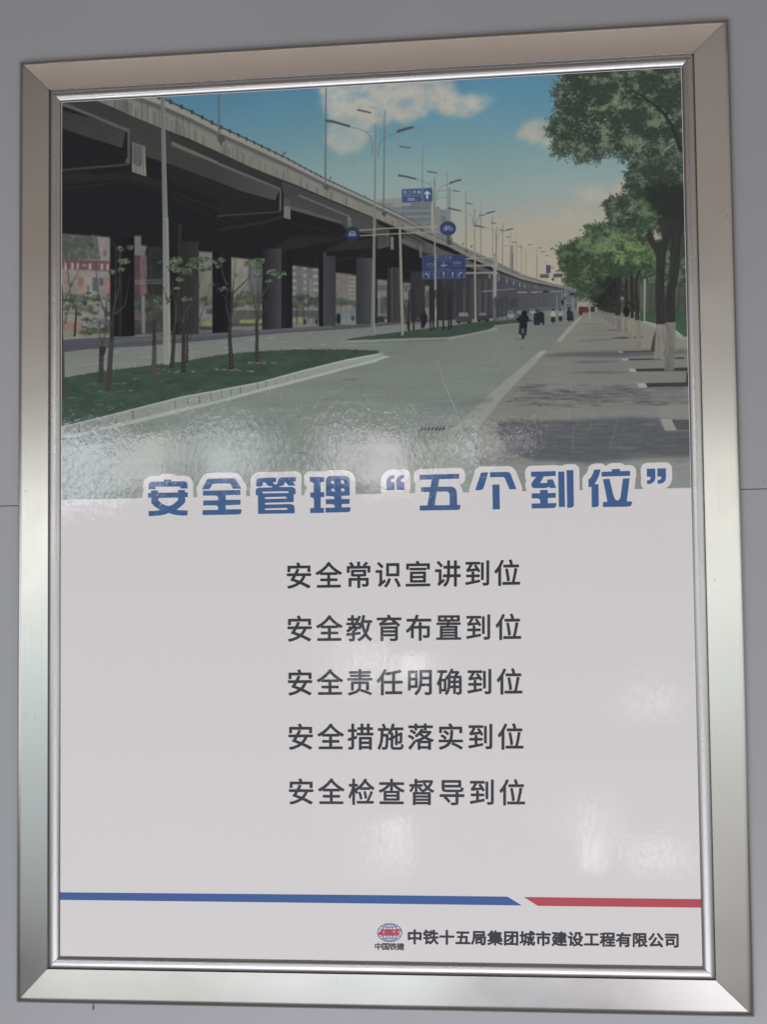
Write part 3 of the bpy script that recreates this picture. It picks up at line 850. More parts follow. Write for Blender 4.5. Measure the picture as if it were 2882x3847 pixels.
# guard rail on the parapet with its posts
tx = [p[0] for p in TOP]; tyv = [p[1] for p in TOP]
xs = np.linspace(560, 1960, 120)
fill([(x, np.interp(x, tx, tyv) - max(1.5, 11 - (x - 560) * 0.0085)) for x in xs] + [(x, np.interp(x, tx, tyv) - max(0.3, 3 - (x - 560) * 0.003)) for x in xs[::-1]], (52, 54, 58), ss=3)
x = 600.0
while x < 1950:
    y = np.interp(x, tx, tyv); s = max(2.0, 12.5 - (x - 560) * 0.0125)
    fill([(x - s * .45, y + 1), (x - s * .5, y - s * 1.5), (x + s * .5, y - s * 1.35), (x + s * .5, y + 3)], (42, 44, 48), 0.95)
    x += max(6, 45 - (x - 560) * 0.043)
for (x, y, s) in ((1065, 584, 1.0), (1240, 676, 0.7), (1370, 742, 0.6), (1740, 922, 0.6), (1770, 932, 0.7)):
    fill([(x, y), (x + 4 * s, y - 10 * s), (x + 14 * s, y - 12 * s), (x + 12 * s, y - 5 * s), (x + 6 * s, y + 6 * s)], (70, 82, 84))

# ---- openings below: houses, hoardings, trees
def trees_in(x0, x1, y0, y1, n, f, cs=((44, 62, 42), (56, 76, 50), (70, 88, 60), (36, 48, 38))):
    for _ in range(n):
        x, y = random.uniform(x0, x1), random.triangular(y0, y1, y0 + (y1 - y0) * 0.45)
        (cx, cy), = f([(x, y)])
        ell(cx, cy, random.uniform(5, 13), random.uniform(4, 9), random.choice(cs), random.uniform(0.5, 0.95), jag=0.35, n=8)

fill(E_([(30, 162), (540, 205), (540, 1245), (20, 1262)]), (110, 108, 96))
fill(E_([(30, 162), (410, 195), (440, 430), (30, 430)]), (66, 72, 66), tex=(18, 22, 0.25))
for _ in range(70):
    x, y = random.uniform(40, 420), random.uniform(170, 420)
    fill(E_([(x, y), (x + 22, y + 2), (x + 22, y + 20), (x, y + 18)]), random.choice([(96, 94, 92), (58, 62, 60), (90, 60, 60), (50, 66, 48)]), 0.6)
trees_in(130, 360, 180, 420, 26, E_)
fill(E_([(470, 330), (508, 330), (508, 400), (470, 405)]), (110, 60, 62), 0.8)
fill(E_([(30, 420), (540, 452), (540, 560), (30, 528)]), (98, 50, 55), tex=(30, 30, 0.06))
for x, w in ((65, 30), (135, 28), (195, 22), (255, 38), (318, 30), (440, 32), (500, 30)):
    y = 465 + (x - 60) * 0.03
    if x == 255: fill(E_([(x, y + 18), (x + w, y + 20), (x + w, y + 30), (x, y + 28)]), (170, 160, 150)); continue
    stroke(E_([(x + w / 2, y), (x + w / 2, y + 62)]), 3.2, 3.2, (168, 158, 148)); stroke(E_([(x, y + 10), (x + w, y + 12)]), 3, 3, (168, 158, 148)); stroke(E_([(x, y + 34), (x + w, y + 36)]), 3, 3, (168, 158, 148)); stroke(E_([(x, y + 58), (x + w, y + 60)]), 3, 3, (168, 158, 148))
for a, b, y0, y1, c in ((205, 262, 610, 820, (128, 92, 80)), (212, 262, 615, 700, (124, 58, 60)), (280, 350, 615, 860, (128, 122, 100)), (300, 325, 690, 760, (60, 66, 74)), (360, 415, 620, 760, (50, 58, 82)), (428, 470, 625, 705, (46, 52, 74)), (425, 470, 720, 860, (98, 108, 112)), (485, 535, 620, 860, (136, 82, 78)), (50, 110, 560, 700, (112, 96, 84)), (60, 180, 700, 780, (106, 100, 88))):
    fill(E_([(a, y0), (b, y0 + 3), (b, y1), (a, y1)]), c, 0.85, tex=(14, 14, 0.12))
for _ in range(60):
    x, y = random.uniform(40, 540), random.uniform(600, 1000)
    fill(E_([(x, y), (x + 14, y), (x + 14, y + 26), (x, y + 24)]), random.choice([(120, 100, 80), (84, 80, 74), (140, 134, 116), (70, 72, 76), (110, 76, 70)]), 0.45)
trees_in(40, 540, 740, 1010, 90, E_)
fill(E_([(40, 1060), (260, 1090), (260, 1165), (40, 1175)]), (122, 88, 72))
for _ in range(70):
    x, y = random.uniform(250, 540), random.uniform(1045, 1160)
    ell(*E_([(x, y)])[0], random.uniform(3, 8), random.uniform(2, 6), random.choice([(30, 34, 42), (44, 48, 58), (84, 86, 92), (60, 64, 74)]), 0.8, jag=0.4, n=7)
fill(E_([(60, 1175), (540, 1150), (540, 1225), (60, 1240)]), (104, 102, 90), 0.9)
for _ in range(50):
    x = random.uniform(235, 540); y = random.uniform(1150, 1205)
    ell(*E_([(x, y)])[0], random.uniform(5, 10), random.uniform(3, 7), random.choice([(34, 48, 34), (44, 60, 38), (72, 88, 44)]), 0.9, jag=0.3, n=8)
# gap 2: red hoarding and signal post
fill(E_([(792, 190), (862, 190), (866, 290), (920, 292), (905, 380), (905, 395), (792, 395)]), (86, 88, 90))
fill(E_([(792, 390), (855, 390), (855, 800), (792, 800)]), (72, 42, 45)); fill(E_([(855, 390), (920, 396), (925, 790), (855, 800)]), (94, 66, 67))
fill(E_([(792, 800), (1095, 800), (1095, 1210), (792, 1225)]), (44, 50, 46), tex=(22, 22, 0.2))
fill(E_([(920, 300), (1090, 310), (1090, 800), (925, 800)]), (30, 32, 32), tex=(40, 40, 0.15))
trees_in(800, 1090, 840, 1010, 34, E_)
fill(E_([(795, 970), (925, 985), (925, 1070), (795, 1060)]), (80, 56, 58))
for y in (655, 682): stroke(E_([(792, y), (1085, y - 8)]), 2.4, 2.4, (118, 118, 112))
fill(E_([(868, 800), (900, 800), (905, 1200), (872, 1200)]), (96, 98, 98))
stroke(E_([(792, 1225), (1190, 1185)]), 3, 3, (110, 112, 108))
fill(E_([(1460, 350), (1605, 360), (1605, 1190), (1460, 1198)]), (100, 98, 86), c2=(84, 82, 74), tex=(20, 30, 0.06))
trees_in(1465, 1600, 820, 920, 24, E_)
fill(E_([(1470, 940), (1600, 935), (1600, 1060), (1470, 1060)]), (92, 96, 96)); fill(E_([(1540, 945), (1600, 945), (1600, 1000), (1540, 1000)]), (52, 56, 60))
fill(E_([(1500, 1070), (1600, 1060), (1600, 1120), (1500, 1120)]), (104, 118, 58)); fill(E_([(1470, 1125), (1600, 1130), (1600, 1165), (1470, 1165)]), (44, 48, 38))
# F gaps
fill(F_([(140, 412), (465, 445), (465, 1165), (145, 1175)]), (108, 108, 96), c2=(96, 97, 88)); fill(F_([(318, 430), (465, 445), (465, 900), (318, 900)]), (70, 76, 76), 0.9, tex=(30, 60, 0.06))
stroke(F_([(140, 640), (465, 610)]), 1.5, 1.5, (90, 90, 80))
trees_in(150, 465, 760, 960, 70, F_, ((50, 70, 42), (62, 84, 50), (44, 58, 40)))
fill(F_([(150, 960), (465, 960), (465, 1170), (150, 1172)]), (60, 64, 60), tex=(18, 18, 0.15))
fill(F_([(230, 1060), (465, 1050), (465, 1095), (230, 1100)]), (112, 122, 62)); fill(F_([(145, 1095), (465, 1095), (465, 1128), (145, 1130)]), (50, 58, 42)); fill(F_([(145, 1130), (465, 1120), (465, 1160), (145, 1170)]), (100, 100, 92), 0.8)
fill(F_([(772, 495), (985, 522), (1050, 547), (1052, 1128), (780, 1138)]), (78, 80, 86))
for x0, x1 in ((776, 818), (890, 925), (990, 1048)):
    for i in range(9):
        y = 500 + i * 70 + (x0 - 776) * 0.12
        fill(F_([(x0, y), (x1, y + 3), (x1, y + 30), (x0, y + 27)]), (120, 118, 106)); fill(F_([(x0, y + 30), (x1, y + 32), (x1, y + 68), (x0, y + 66)]), (88, 86, 82))
stroke(F_([(966, 640), (966, 1110)]), 4, 5, (112, 112, 106))
trees_in(780, 1050, 780, 950, 62, F_, ((44, 62, 42), (56, 74, 48), (38, 50, 40)))
fill(F_([(780, 960), (1050, 960), (1050, 1045), (780, 1045)]), (58, 62, 66)); fill(F_([(780, 1035), (930, 1030), (930, 1080), (780, 1090)]), (110, 122, 62)); fill(F_([(780, 1080), (1050, 1080), (1050, 1130), (780, 1135)]), (92, 92, 86))
for x in (822, 895): stroke(F_([(x, 900), (x, 1110)]), 3, 3.5, (30, 32, 30))
for x in (910, 1028): ell(*F_([(x, 1080)])[0], 5, 11, (26, 28, 32))
fill(F_([(1225, 570), (1365, 586), (1440, 602), (1440, 1106), (1225, 1112)]), (92, 88, 84), tex=(60, 60, 0.03))
for i in range(8):
    y = 615 + i * 42
    fill(F_([(1362, y), (1440, y + 6), (1440, y + 20), (1362, y + 14)]), (122, 116, 102)); 
trees_in(1232, 1440, 840, 930, 40, F_, ((48, 60, 52), (56, 70, 56)))
fill(F_([(1280, 990), (1440, 990), (1440, 1060), (1280, 1070)]), (70, 96, 112)); fill(F_([(1228, 1065), (1440, 1055), (1440, 1105), (1228, 1110)]), (100, 98, 92))
ell(*F_([(1255, 1050)])[0], 9, 22, (20, 22, 26)); ell(*F_([(1405, 1045)])[0], 6, 9, (30, 34, 44)); stroke(F_([(1312, 900), (1312, 1100)]), 3, 3, (116, 116, 110)); stroke(F_([(1362, 920), (1362, 1090)]), 3, 3, (116, 116, 110))
# G gaps
fill(G_([(0, 642), (105, 652), (105, 1086), (0, 1092)]), (92, 94, 92)); fill(G_([(0, 700), (105, 705), (105, 760), (0, 755)]), (66, 70, 74)); fill(G_([(0, 820), (105, 815), (105, 1000), (0, 1000)]), (54, 68, 54), tex=(14, 14, 0.2)); stroke(G_([(20, 790), (22, 1010)]), 4, 4, (120, 120, 114)); stroke(G_([(0, 825), (105, 820)]), 2, 2, (120, 120, 114)); fill(G_([(0, 1020), (105, 1020), (105, 1086), (0, 1088)]), (52, 54, 58))
fill(G_([(270, 675), (350, 682), (350, 1070), (270, 1075)]), (96, 96, 90)); fill(G_([(280, 700), (350, 705), (350, 730), (280, 728)]), (70, 72, 74)); fill(G_([(275, 850), (350, 850), (350, 1060), (275, 1060)]), (56, 62, 58), tex=(14, 14, 0.2))
fill(G_([(495, 703), (540, 710), (540, 1062), (495, 1066)]), (98, 98, 90)); fill(G_([(495, 820), (540, 820), (540, 930), (495, 930)]), (60, 68, 58), tex=(14, 14, 0.2))

# the far side is slightly out of focus
y0_, y1_ = int(cpx([(500, 1000 - 130)])[0][1]), int(cpx([(500, 1275)])[0][1])
x1_ = int(cpx(G_([(540, 700)]))[0][0])
for k in range(3): IMG[y0_:y1_, :x1_, k] = blur(IMG[y0_:y1_, :x1_, k], 2)
gsub = IMG[y0_:y1_, :x1_]
lm = gsub.mean(2, keepdims=True)
gsub[...] = (lm + (gsub - lm) * 0.72) * (0.90 + 0.2 * fbm(y1_ - y0_, x1_, 10, 12, 3)[..., None])

# ---- pillars
def pillar(f, x0, x1, y0, y1, ca, cb):
    fill(f([(x0, y0), (x1, y0), (x1, y1), (x0, y1 + 8)]), ca, c2=cb, axis='x', tex=(30, 90, 0.05))
pillar(E_, 545, 790, 200, 1238, (20, 21, 24), (15, 16, 19)); pillar(E_, 625, 662, 300, 1240, (24, 25, 27), (30, 31, 33))
pillar(E_, 1245, 1460, 250, 1215, (26, 27, 28), (38, 38, 38)); pillar(E_, 1250, 1285, 60, 1215, (34, 35, 35), (28, 29, 30)); pillar(E_, 1605, 1680, 350, 1190, (14, 16, 22), (18, 20, 26))
pillar(F_, 0, 140, 420, 1185, (16, 17, 20), (20, 20, 23))
pillar(F_, 465, 662, 320, 1168, (22, 23, 27), (50, 50, 54)); pillar(F_, 662, 775, 340, 1142, (24, 24, 27), (16, 17, 20))
pillar(F_, 1052, 1100, 340, 1128, (16, 17, 20), (20, 21, 24)); pillar(F_, 1100, 1128, 360, 1126, (56, 57, 60), (40, 41, 44)); pillar(F_, 1128, 1225, 400, 1122, (46, 47, 52), (38, 39, 44)); pillar(F_, 1440, 1606, 420, 1106, (34, 36, 42), (52, 53, 56))
pillar(G_, 105, 240, 520, 1086, (28, 29, 32), (48, 48, 50)); stroke(G_([(153, 520), (156, 1080)]), 4, 4, (62, 62, 62)); pillar(G_, 350, 495, 560, 1070, (34, 34, 37), (38, 38, 41))
for x, w, c in ((640, 70, 38), (760, 60, 42), (870, 50, 46), (960, 40, 50), (1040, 34, 55), (1110, 30, 60)):
    pillar(G_, x, x + w, 640, 1055, (c - 10, c - 9, c - 6), (c + 6, c + 7, c + 12))
for x in (902, 1072, 1215): stroke(G_([(x, 760), (x, 1040)]), 3, 3, (78, 78, 80), 0.6)
for i in range(9): stroke(H_([(20 + i * 45, 800), (20 + i * 45, 960)]), 6, 6, (52 + i * 3, 54 + i * 3, 64 + i * 3), 0.8)
fill(G_([(1090, 760), (1330, 745), (1430, 735), (1430, 745), (1090, 775)]), (96, 97, 96)); fill(G_([(1455, 772), (1555, 770), (1555, 782), (1455, 784)]), (118, 118, 112)); fill(G_([(1600, 772), (1657, 770), (1657, 782), (1600, 784)]), (118, 118, 112))

# ---- ground: far kerb, road, verges
fill(E_([(0, 1262), (300, 1240), (790, 1228), (1200, 1215), (1657, 1195)]) + F_([(300, 1172), (700, 1145), (1200, 1118), (1657, 1098)]) + G_([(240, 1083), (800, 1060), (1200, 1040), (1657, 985)]) + H_([(300, 950), (480, 935), (660, 950), (1000, 1000), (1600, 1150), (1600, 1700)]) + [(2640, 1930), (200, 1930)], (88, 94, 89), c2=(130, 140, 133), ss=1)
IMGn = fbm(CHh, CW, 60, 16, 4)[..., None]
fill(E_([(0, 1268), (500, 1240), (900, 1230), (1657, 1195)]) + F_([(300, 1172), (700, 1145), (1200, 1118), (1657, 1100)]) + G_([(240, 1083), (600, 1070), (600, 1088), (240, 1105)]) + F_([(1657, 1132), (1200, 1165), (700, 1192), (300, 1230)]) + E_([(1657, 1262), (900, 1330), (300, 1362), (0, 1400)]), (58, 61, 68), ss=1, tex=(90, 12, 0.05))
fill(E_([(560, 1300), (1100, 1262), (1657, 1222)]) + F_([(300, 1205), (800, 1168), (1200, 1140), (1200, 1120), (800, 1146), (300, 1178)]) + E_([(1657, 1198), (1100, 1232), (560, 1262)]), (72, 74, 78), 0.8)
fill(E_([(60, 1400), (300, 1362), (900, 1330), (1657, 1262)]) + F_([(300, 1232), (700, 1195), (1200, 1168), (1657, 1135)]) + G_([(240, 1108), (600, 1092), (600, 1200)]) + F_([(1400, 1370), (830, 1370), (430, 1390), (0, 1430)]) + E_([(1657, 1440), (1000, 1540), (500, 1590), (60, 1657)]), (92, 98, 94), c2=(104, 110, 104), ss=1, tex=(80, 14, 0.03))
for f, a, b in ((E_, (245, 1522), (430, 1502)), (E_, (575, 1396), (640, 1388)), (E_, (840, 1446), (960, 1438)), (E_, (1360, 1392), (1450, 1384)), (F_, (0, 1295), (95, 1287)), (F_, (275, 1270), (400, 1262)), (F_, (60, 1352), (160, 1346)), (F_, (750, 1358), (875, 1348)), (F_, (640, 1287), (720, 1283)), (F_, (1060, 1318), (1130, 1314)), (F_, (1250, 1298), (1330, 1290)), (F_, (500, 1245), (600, 1240))):
    stroke(f([a, b]), 2.4, 2.6, (126, 130, 124), 0.8)
# cross-street band nearer, slightly warmer near the verge tip
fill(G_([(500, 1300), (1400, 1180), (1657, 1300)]) + K_([(1657, 0), (900, 700), (0, 500), (0, 300)]), (104, 110, 104), 0.4, soft=20)

gr = fbm(CHh, CW, 3, 2, 2)[..., None] - 0.5
gs = fbm(CHh, CW, 260, 14, 3)[..., None] - 0.5
lo_ = int(cpx([(1200, 1290)])[0][1])
ramp = np.clip((np.arange(CHh) - lo_) / 200.0, 0, 1)[:, None, None]
pt = fbm(CHh, CW, 120, 22, 4)[..., None] - 0.5
IMG *= 1 + ramp * (0.16 * gr + 0.12 * gs + 0.10 * pt)
for _ in range(1400):
    x, y = random.randint(0, CW - 4), random.randint(lo_ + 60, CHh - 3)
    IMG[y:y + random.randint(1, 2), x:x + random.randint(1, 4)] *= random.choice([0.88, 0.92, 1.07, 0.84])
VP = (1975, 1180)
for x_, w_ in ((900, 34), (1010, 26), (1330, 34), (1450, 26), (1640, 30)):
    fill([(VP[0] + (x_ - VP[0]) * .12, 1180 + 700 * .12), (VP[0] + (x_ + w_ - VP[0]) * .12 + 1, 1180 + 700 * .12), (x_ + w_, 1900), (x_, 1900)], random.choice([(96, 103, 98), (120, 128, 122)]), 0.16, soft=4)

# right-hand pavement
KERB = K_([(1657, 95), (1200, 490), (900, 790), (760, 960)])
PAVE = H_([(480, 1010), (640, 990), (780, 1010), (1100, 1080), (1600, 1260), (1640, 1500)]) + L_([(1640, 200), (1640, 1560)]) + L_([(400, 1560)]) + K_([(1250, 1560), (1000, 1100), (1060, 850), (1350, 490), (1657, 170)]) + H_([(110, 1400), (230, 1300), (360, 1170), (450, 1050)])
fill(PAVE, (98, 98, 93), c2=(110, 112, 108), ss=1, tex=(70, 12, 0.05))
fill(H_([(480, 1005), (1060, 1080), (1060, 1360), (400, 1360), (110, 1400)]), (108, 106, 98), 0.7, soft=10)
fill(H_([(870, 1040), (1080, 1075), (1440, 1250), (1600, 1290), (1600, 1420), (1440, 1380), (1080, 1360), (880, 1130)]), (112, 110, 100), 0.9, soft=3)
fill(H_([(480, 1005), (440, 1040), (340, 1130), (250, 1260), (200, 1290), (110, 1380)]) + K_([(1657, 80), (1200, 480), (900, 770), (800, 880), (1000, 900), (1060, 850), (1350, 500), (1657, 168)]) + H_([(110, 1385), (0, 1480), (200, 1300), (300, 1290), (370, 1175), (480, 1050)]), (0, 0, 0), 0.0)
fill(H_([(480, 1010), (430, 1045), (345, 1120), (250, 1230), (190, 1285), (255, 1290), (310, 1215), (375, 1150), (450, 1060)]), (130, 130, 120), 0.85)
fill(H_([(107, 1382), (50, 1382), (0, 1415), (0, 1482)]), (134, 134, 124), 0.95)
fill(K_([(1657, 85), (1200, 478), (880, 775), (790, 870), (1040, 860), (1340, 495), (1657, 170)]), (122, 127, 119), 0.85)
# grass behind the avenue
fill(H_([(1070, 960), (1600, 960), (1600, 1240), (1510, 1235), (1440, 1175), (1230, 1110), (1075, 1075)]), (40, 66, 46), c2=(46, 78, 50), tex=(20, 10, 0.1))
fill(H_([(1080, 1078), (1230, 1118), (1440, 1180), (1520, 1238), (1600, 1240), (1600, 1268), (1490, 1270), (1400, 1220), (1200, 1140), (1080, 1090)]), (118, 122, 108))
fill(H_([(1110, 1072), (1240, 1106), (1440, 1168), (1520, 1232), (1510, 1238), (1430, 1182), (1230, 1116), (1100, 1080)]), (146, 148, 134))

# tree shadows across the pavement and road
def shade(f, pts, a=0.7, c=(66, 68, 72), soft=3): fill(f(pts), c, a, soft=soft)
for x0, x1, y, h in ((400, 700, 1105, 9), (350, 800, 1140, 7), (330, 840, 1172, 9), (250, 840, 1215, 8), (0, 300, 1195, 5), (50, 420, 1120, 7)):
    shade(H_, [(x0, y), ((x0 + x1) / 2, y - h), (x1, y - h / 2), (x1, y + h / 2), ((x0 + x1) / 2, y + h)], 0.55, (84, 84, 80), 2)
shade(H_, [(400, 1280), (600, 1262), (780, 1255), (780, 1270), (560, 1290)], 0.6, (80, 80, 78), 2)
shade(H_, [(50, 1432), (300, 1400), (700, 1390), (1180, 1378), (1560, 1390), (1560, 1410), (1210, 1430), (850, 1450), (400, 1440), (100, 1442)], 0.8, (66, 68, 73))
shade(H_, [(360, 1505), (480, 1488), (750, 1484), (890, 1480), (800, 1500), (500, 1512)], 0.75, (72, 73, 76), 2)
shade(H_, [(290, 1612), (560, 1592), (900, 1600), (980, 1608), (600, 1618)], 0.75, (72, 73, 76), 2)
shade(H_, [(1440, 1360), (1560, 1358), (1560, 1400), (1440, 1395)], 0.6, (80, 80, 78), 2)
shade(K_, [(390, 625), (560, 600), (900, 570), (1100, 540), (1210, 545), (1200, 575), (1100, 600), (1000, 630), (780, 640), (560, 622)], 0.7, (92, 99, 97), 4)
shade(K_, [(890, 662), (1000, 652), (1105, 660), (1080, 672), (900, 670)], 0.7, (92, 98, 96), 2)
# broken canopy shade, streak by streak
for _ in range(420):
    x = random.uniform(1300, 3200); y = random.gauss(520, 66)
    if y < 400 or y > 640: continue
    w = random.uniform(50, 340); h = random.uniform(3, 10)
    if x - w / 2 < 1330 + (560 - y) * 0.4: continue
    P = [(1420 + 600 * 0 + (x - w / 2) / K, 1300 + y / K), (1420 + x / K, 1300 + (y - h) / K), (1420 + (x + w / 2) / K, 1300 + (y - h * .3) / K), (1420 + (x + w * .2) / K, 1300 + (y + h) / K)]
    fill(P, random.choice([(62, 64, 69), (58, 60, 66), (74, 76, 79), (66, 68, 72), (104, 104, 100)]), random.uniform(0.3, 0.75))
shade(L_, [(-400, 790), (-200, 775), (100, 775), (600, 765), (1000, 742), (1280, 765), (1330, 880), (1620, 880), (1620, 1160), (1100, 1170), (500, 1230), (0, 1190), (-300, 1100), (-420, 900)], 0.9, (66, 70, 74), 5)
for _ in range(620):
    x = random.uniform(-400, 1600); y = random.uniform(790, 1450)
    w = random.uniform(40, 300); h = random.uniform(2.5, 11)
    dark = y < 1200 or random.random() < 0.35
    fill(L_([(x - w / 2, y), (x, y - h), (x + w / 2, y - h * .3), (x + w * .2, y + h)]), random.choice([(62, 65, 69), (80, 83, 84), (56, 60, 64), (96, 98, 97)]) if dark else random.choice([(120, 124, 120), (132, 134, 130), (112, 115, 114)]), random.uniform(0.2, 0.55), soft=1)
fill(L_([(-450, 1230), (600, 1240), (1100, 1180), (1700, 1150), (1700, 1560), (-450, 1560)]), (126, 130, 126), 0.45, soft=16)
fill(L_([(1280, 760), (1400, 765), (1450, 880), (1335, 885)]), (124, 125, 120))
fill(L_([(1400, 768), (1600, 770), (1600, 874), (1452, 872)]), (62, 66, 64), tex=(12, 12, 0.2))
fill(L_([(1270, 640), (1400, 600), (1600, 610), (1600, 768), (1400, 760), (1280, 752)]), (114, 114, 110), 0.7, soft=4)
# tree pits
for f, a in ((L_, [(1040, 392), (1125, 392), (1150, 438), (1065, 440)]), (L_, [(950, 242), (1015, 240), (1035, 272), (975, 275)]), (L_, [(870, 140), (948, 138), (952, 155), (900, 158)]), (L_, [(848, 62), (890, 62), (895, 75), (855, 75)])):
    fill(f(a), (140, 138, 128))
for f, a in ((L_, [(1128, 392), (1600, 382), (1600, 428), (1150, 434)]), (L_, [(1020, 245), (1600, 228), (1600, 266), (1040, 272)]), (L_, [(950, 140), (1300, 132), (1300, 148), (955, 154)]), (L_, [(1436, 126), (1530, 124), (1532, 140), (1436, 142)]), (L_, [(895, 65), (1210, 54), (1215, 64), (900, 74)]), (H_, [(775, 1248), (875, 1242), (950, 1240), (955, 1255), (780, 1256)]), (H_, [(1005, 1240), (1100, 1236), (1100, 1250), (1008, 1252)]), (H_, [(735, 1168), (830, 1162), (830, 1170), (735, 1174)])):
    fill(f(a), (44, 46, 48))
fill(L_([(1150, 440), (1600, 430), (1600, 600), (1200, 600)]), (108, 108, 105), 0.5, soft=3)
for _ in range(30):
    x = random.uniform(900, 1570); y = random.uniform(440, 610); w = random.uniform(100, 400)
    fill(L_([(x - w / 2, y), (x, y - 7), (x + w / 2, y), (x, y + 7)]), (80, 81, 85), random.uniform(0.3, 0.7), soft=1)

# ---- avenue of trees on the right
def leaf(x, y, s, a, c, k):
    """one leaf-sized lozenge in canvas pixels"""
    ca, sa = math.cos(a), math.sin(a)
    p = np.array([(-s, 0), (-s * .1, -s * .5), (s, 0), (s * .1, s * .45)])
    p = p * (1 + np.array([[random.uniform(-.3, .3)] * 2 for _ in range(4)]))
    p = p @ np.array([[ca, sa], [-sa, ca]]) + (x, y)
    r = raster(p, 2)
    if r is None: return
    v = IMG[r[1]:r[1] + r[2].shape[0], r[0]:r[0] + r[2].shape[1]]
    m = (r[2] * k)[..., None]
    v[...] = v * (1 - m) + col(c) * m


def foliage(pts, dark, mid, light, n, size, soft=8, edge=1.5, cell=9, cl=60, lightp=0.5, spray=0, slen=26, grad=0.0, scol=None):
    """a crown: ragged mass, leaf-sized dabs in clusters, and leafy sprays that break its outline"""
    m = poly_mask(pts, soft, edge, cell)
    ys, xs_ = np.nonzero(m > 0.05)
    y0, y1, x0, x1 = ys.min(), ys.max() + 1, xs_.min(), xs_.max() + 1
    h, w = y1 - y0, x1 - x0
    mm = m[y0:y1, x0:x1, None]
    big = fbm(h, w, cl, cl * .8, 4)
    v = np.linspace(1, -1, h)[:, None] * grad
    t = np.clip((big - 0.5) * 1.8 + 0.32 + v, 0, 1)[..., None]
    C = col(dark) * (1 - t) + col(mid) * t
    C = C * (0.74 + 0.52 * fbm(h, w, 9, 7, 2)[..., None])
    IMG[y0:y1, x0:x1] = IMG[y0:y1, x0:x1] * (1 - mm) + C * mm
    cln = fbm(h, w, cl * .55, cl * .45, 3) + v * .5
    for i in rng.integers(0, len(ys), n):
        y, x = ys[i], xs_[i]
        if m[y, x] < 0.35: continue
        q_ = cln[y - y0, x - x0] + random.gauss(0, 0.07)
        if q_ < 1 - lightp: c = mixc(mixc(dark, (20, 26, 24), .35), mid, random.random() * 0.7)
        else: c = mixc(mid, light, min(1, random.random() * .6 + (q_ - 1 + lightp) * 3))
        leaf(x, y, size * random.uniform(0.5, 1.3), random.uniform(-1.4, 0.9), c, random.uniform(0.45, 0.95))
    if spray:
        bl = blur(m[y0:y1, x0:x1], 5)
        gy_, gx_ = np.gradient(bl)
        ey, ex = np.nonzero((bl > 0.3) & (bl < 0.6))
        for i in rng.integers(0, len(ey), spray):
            y, x = ey[i], ex[i]
            g = math.hypot(gx_[y, x], gy_[y, x]) + 1e-6
            dx, dy = -gx_[y, x] / g, -gy_[y, x] / g + 0.35
            L = slen * random.random() ** 1.6
            px_, py_ = x + x0, y + y0
            k_ = random.randint(4, 8)
            a0 = math.atan2(dy, dx) + random.gauss(0, .5)
            for j in range(k_):
                d = L * (j + 1) / k_
                leaf(px_ + d * math.cos(a0) + random.gauss(0, 2.4), py_ + d * math.sin(a0) + random.gauss(0, 2.4), size * random.uniform(.55, 1.15), random.uniform(0, 3.1),
                     mixc(scol or dark, mid, random.random() * .75) if random.random() < .85 else light, random.uniform(.6, .95))

# park behind
fill(H_([(860, 560), (1600, 300), (1600, 985), (860, 985)]), (58, 66, 54), c2=(48, 58, 48), tex=(30, 30, 0.2))
foliage(H_([(1050, 300), (1600, 150), (1600, 720), (1240, 700), (1050, 640)]), (40, 52, 42), (56, 74, 50), (92, 106, 80), 2600, 5.2, cl=50, lightp=0.42)
for _ in range(26):
    x = random.uniform(1070, 1560); stroke(H_([(x, random.uniform(640, 800)), (x + random.uniform(-20, 20), random.uniform(930, 1030))]), random.uniform(1.5, 4), 3, random.choice([(38, 42, 38), (52, 54, 48), (96, 98, 90)]), 0.6)
fill(H_([(1070, 700), (1230, 690), (1230, 960), (1070, 960)]), (60, 66, 58), 0.4, soft=8)
fill(H_([(1108, 640), (1134, 640), (1126, 1075), (1108, 1072)]), (112, 116, 106))
# far end of the street
fill(H_([(290, 700), (440, 690), (560, 840), (620, 870), (620, 1000), (420, 985), (420, 900), (300, 880)]), (96, 98, 92), soft=2)
fill(H_([(300, 740), (420, 770), (480, 830), (420, 900), (300, 950)]), (70, 73, 82), 0.9, soft=2)
fill(H_([(418, 840), (570, 835), (575, 900), (620, 890), (620, 985), (420, 970)]), (124, 122, 112)); fill(H_([(455, 852), (525, 852), (525, 882), (455, 882)]), (96, 100, 98))
fill(H_([(432, 940), (450, 922), (540, 930), (545, 985), (435, 990)]), (78, 32, 34)); fill(H_([(550, 925), (605, 920), (605, 980), (550, 982)]), (36, 38, 42))
fill(H_([(0, 975), (130, 965), (200, 960), (420, 975), (420, 1000), (200, 1030), (0, 1040)]), (96, 98, 94), 0.9)
for x in (20, 60, 100, 140, 170): ell(*H_([(x, 950)])[0], 9, 8, (70, 74, 80) if x % 40 else (104, 104, 98), 0.9, jag=0.2)
for x, y0, y1 in ((210, 800, 980), (262, 740, 965), (296, 590, 960), (368, 830, 960), (384, 830, 960)): stroke(H_([(x, y0), (x, y1)]), 3.5, 4, (104, 106, 104), 0.9)
stroke(H_([(0, 772), (250, 768)]), 2.4, 2.4, (128, 128, 120)); fill(H_([(60, 762), (128, 760), (128, 778), (60, 780)]), (30, 32, 34)); stroke(H_([(275, 798), (345, 796)]), 2, 2, (124, 124, 116)); fill(H_([(338, 786), (406, 785), (406, 804), (338, 806)]), (24, 26, 28)); stroke(H_([(300, 886), (370, 888)]), 2, 2, (120, 120, 112)); ell(*H_([(268, 880)])[0], 5, 12, (30, 32, 34)); ell(*H_([(292, 840)])[0], 3, 4, (24, 26, 28))
fill(H_([(542, 760), (554, 762), (556, 1040), (544, 1040)]), (134, 134, 124))

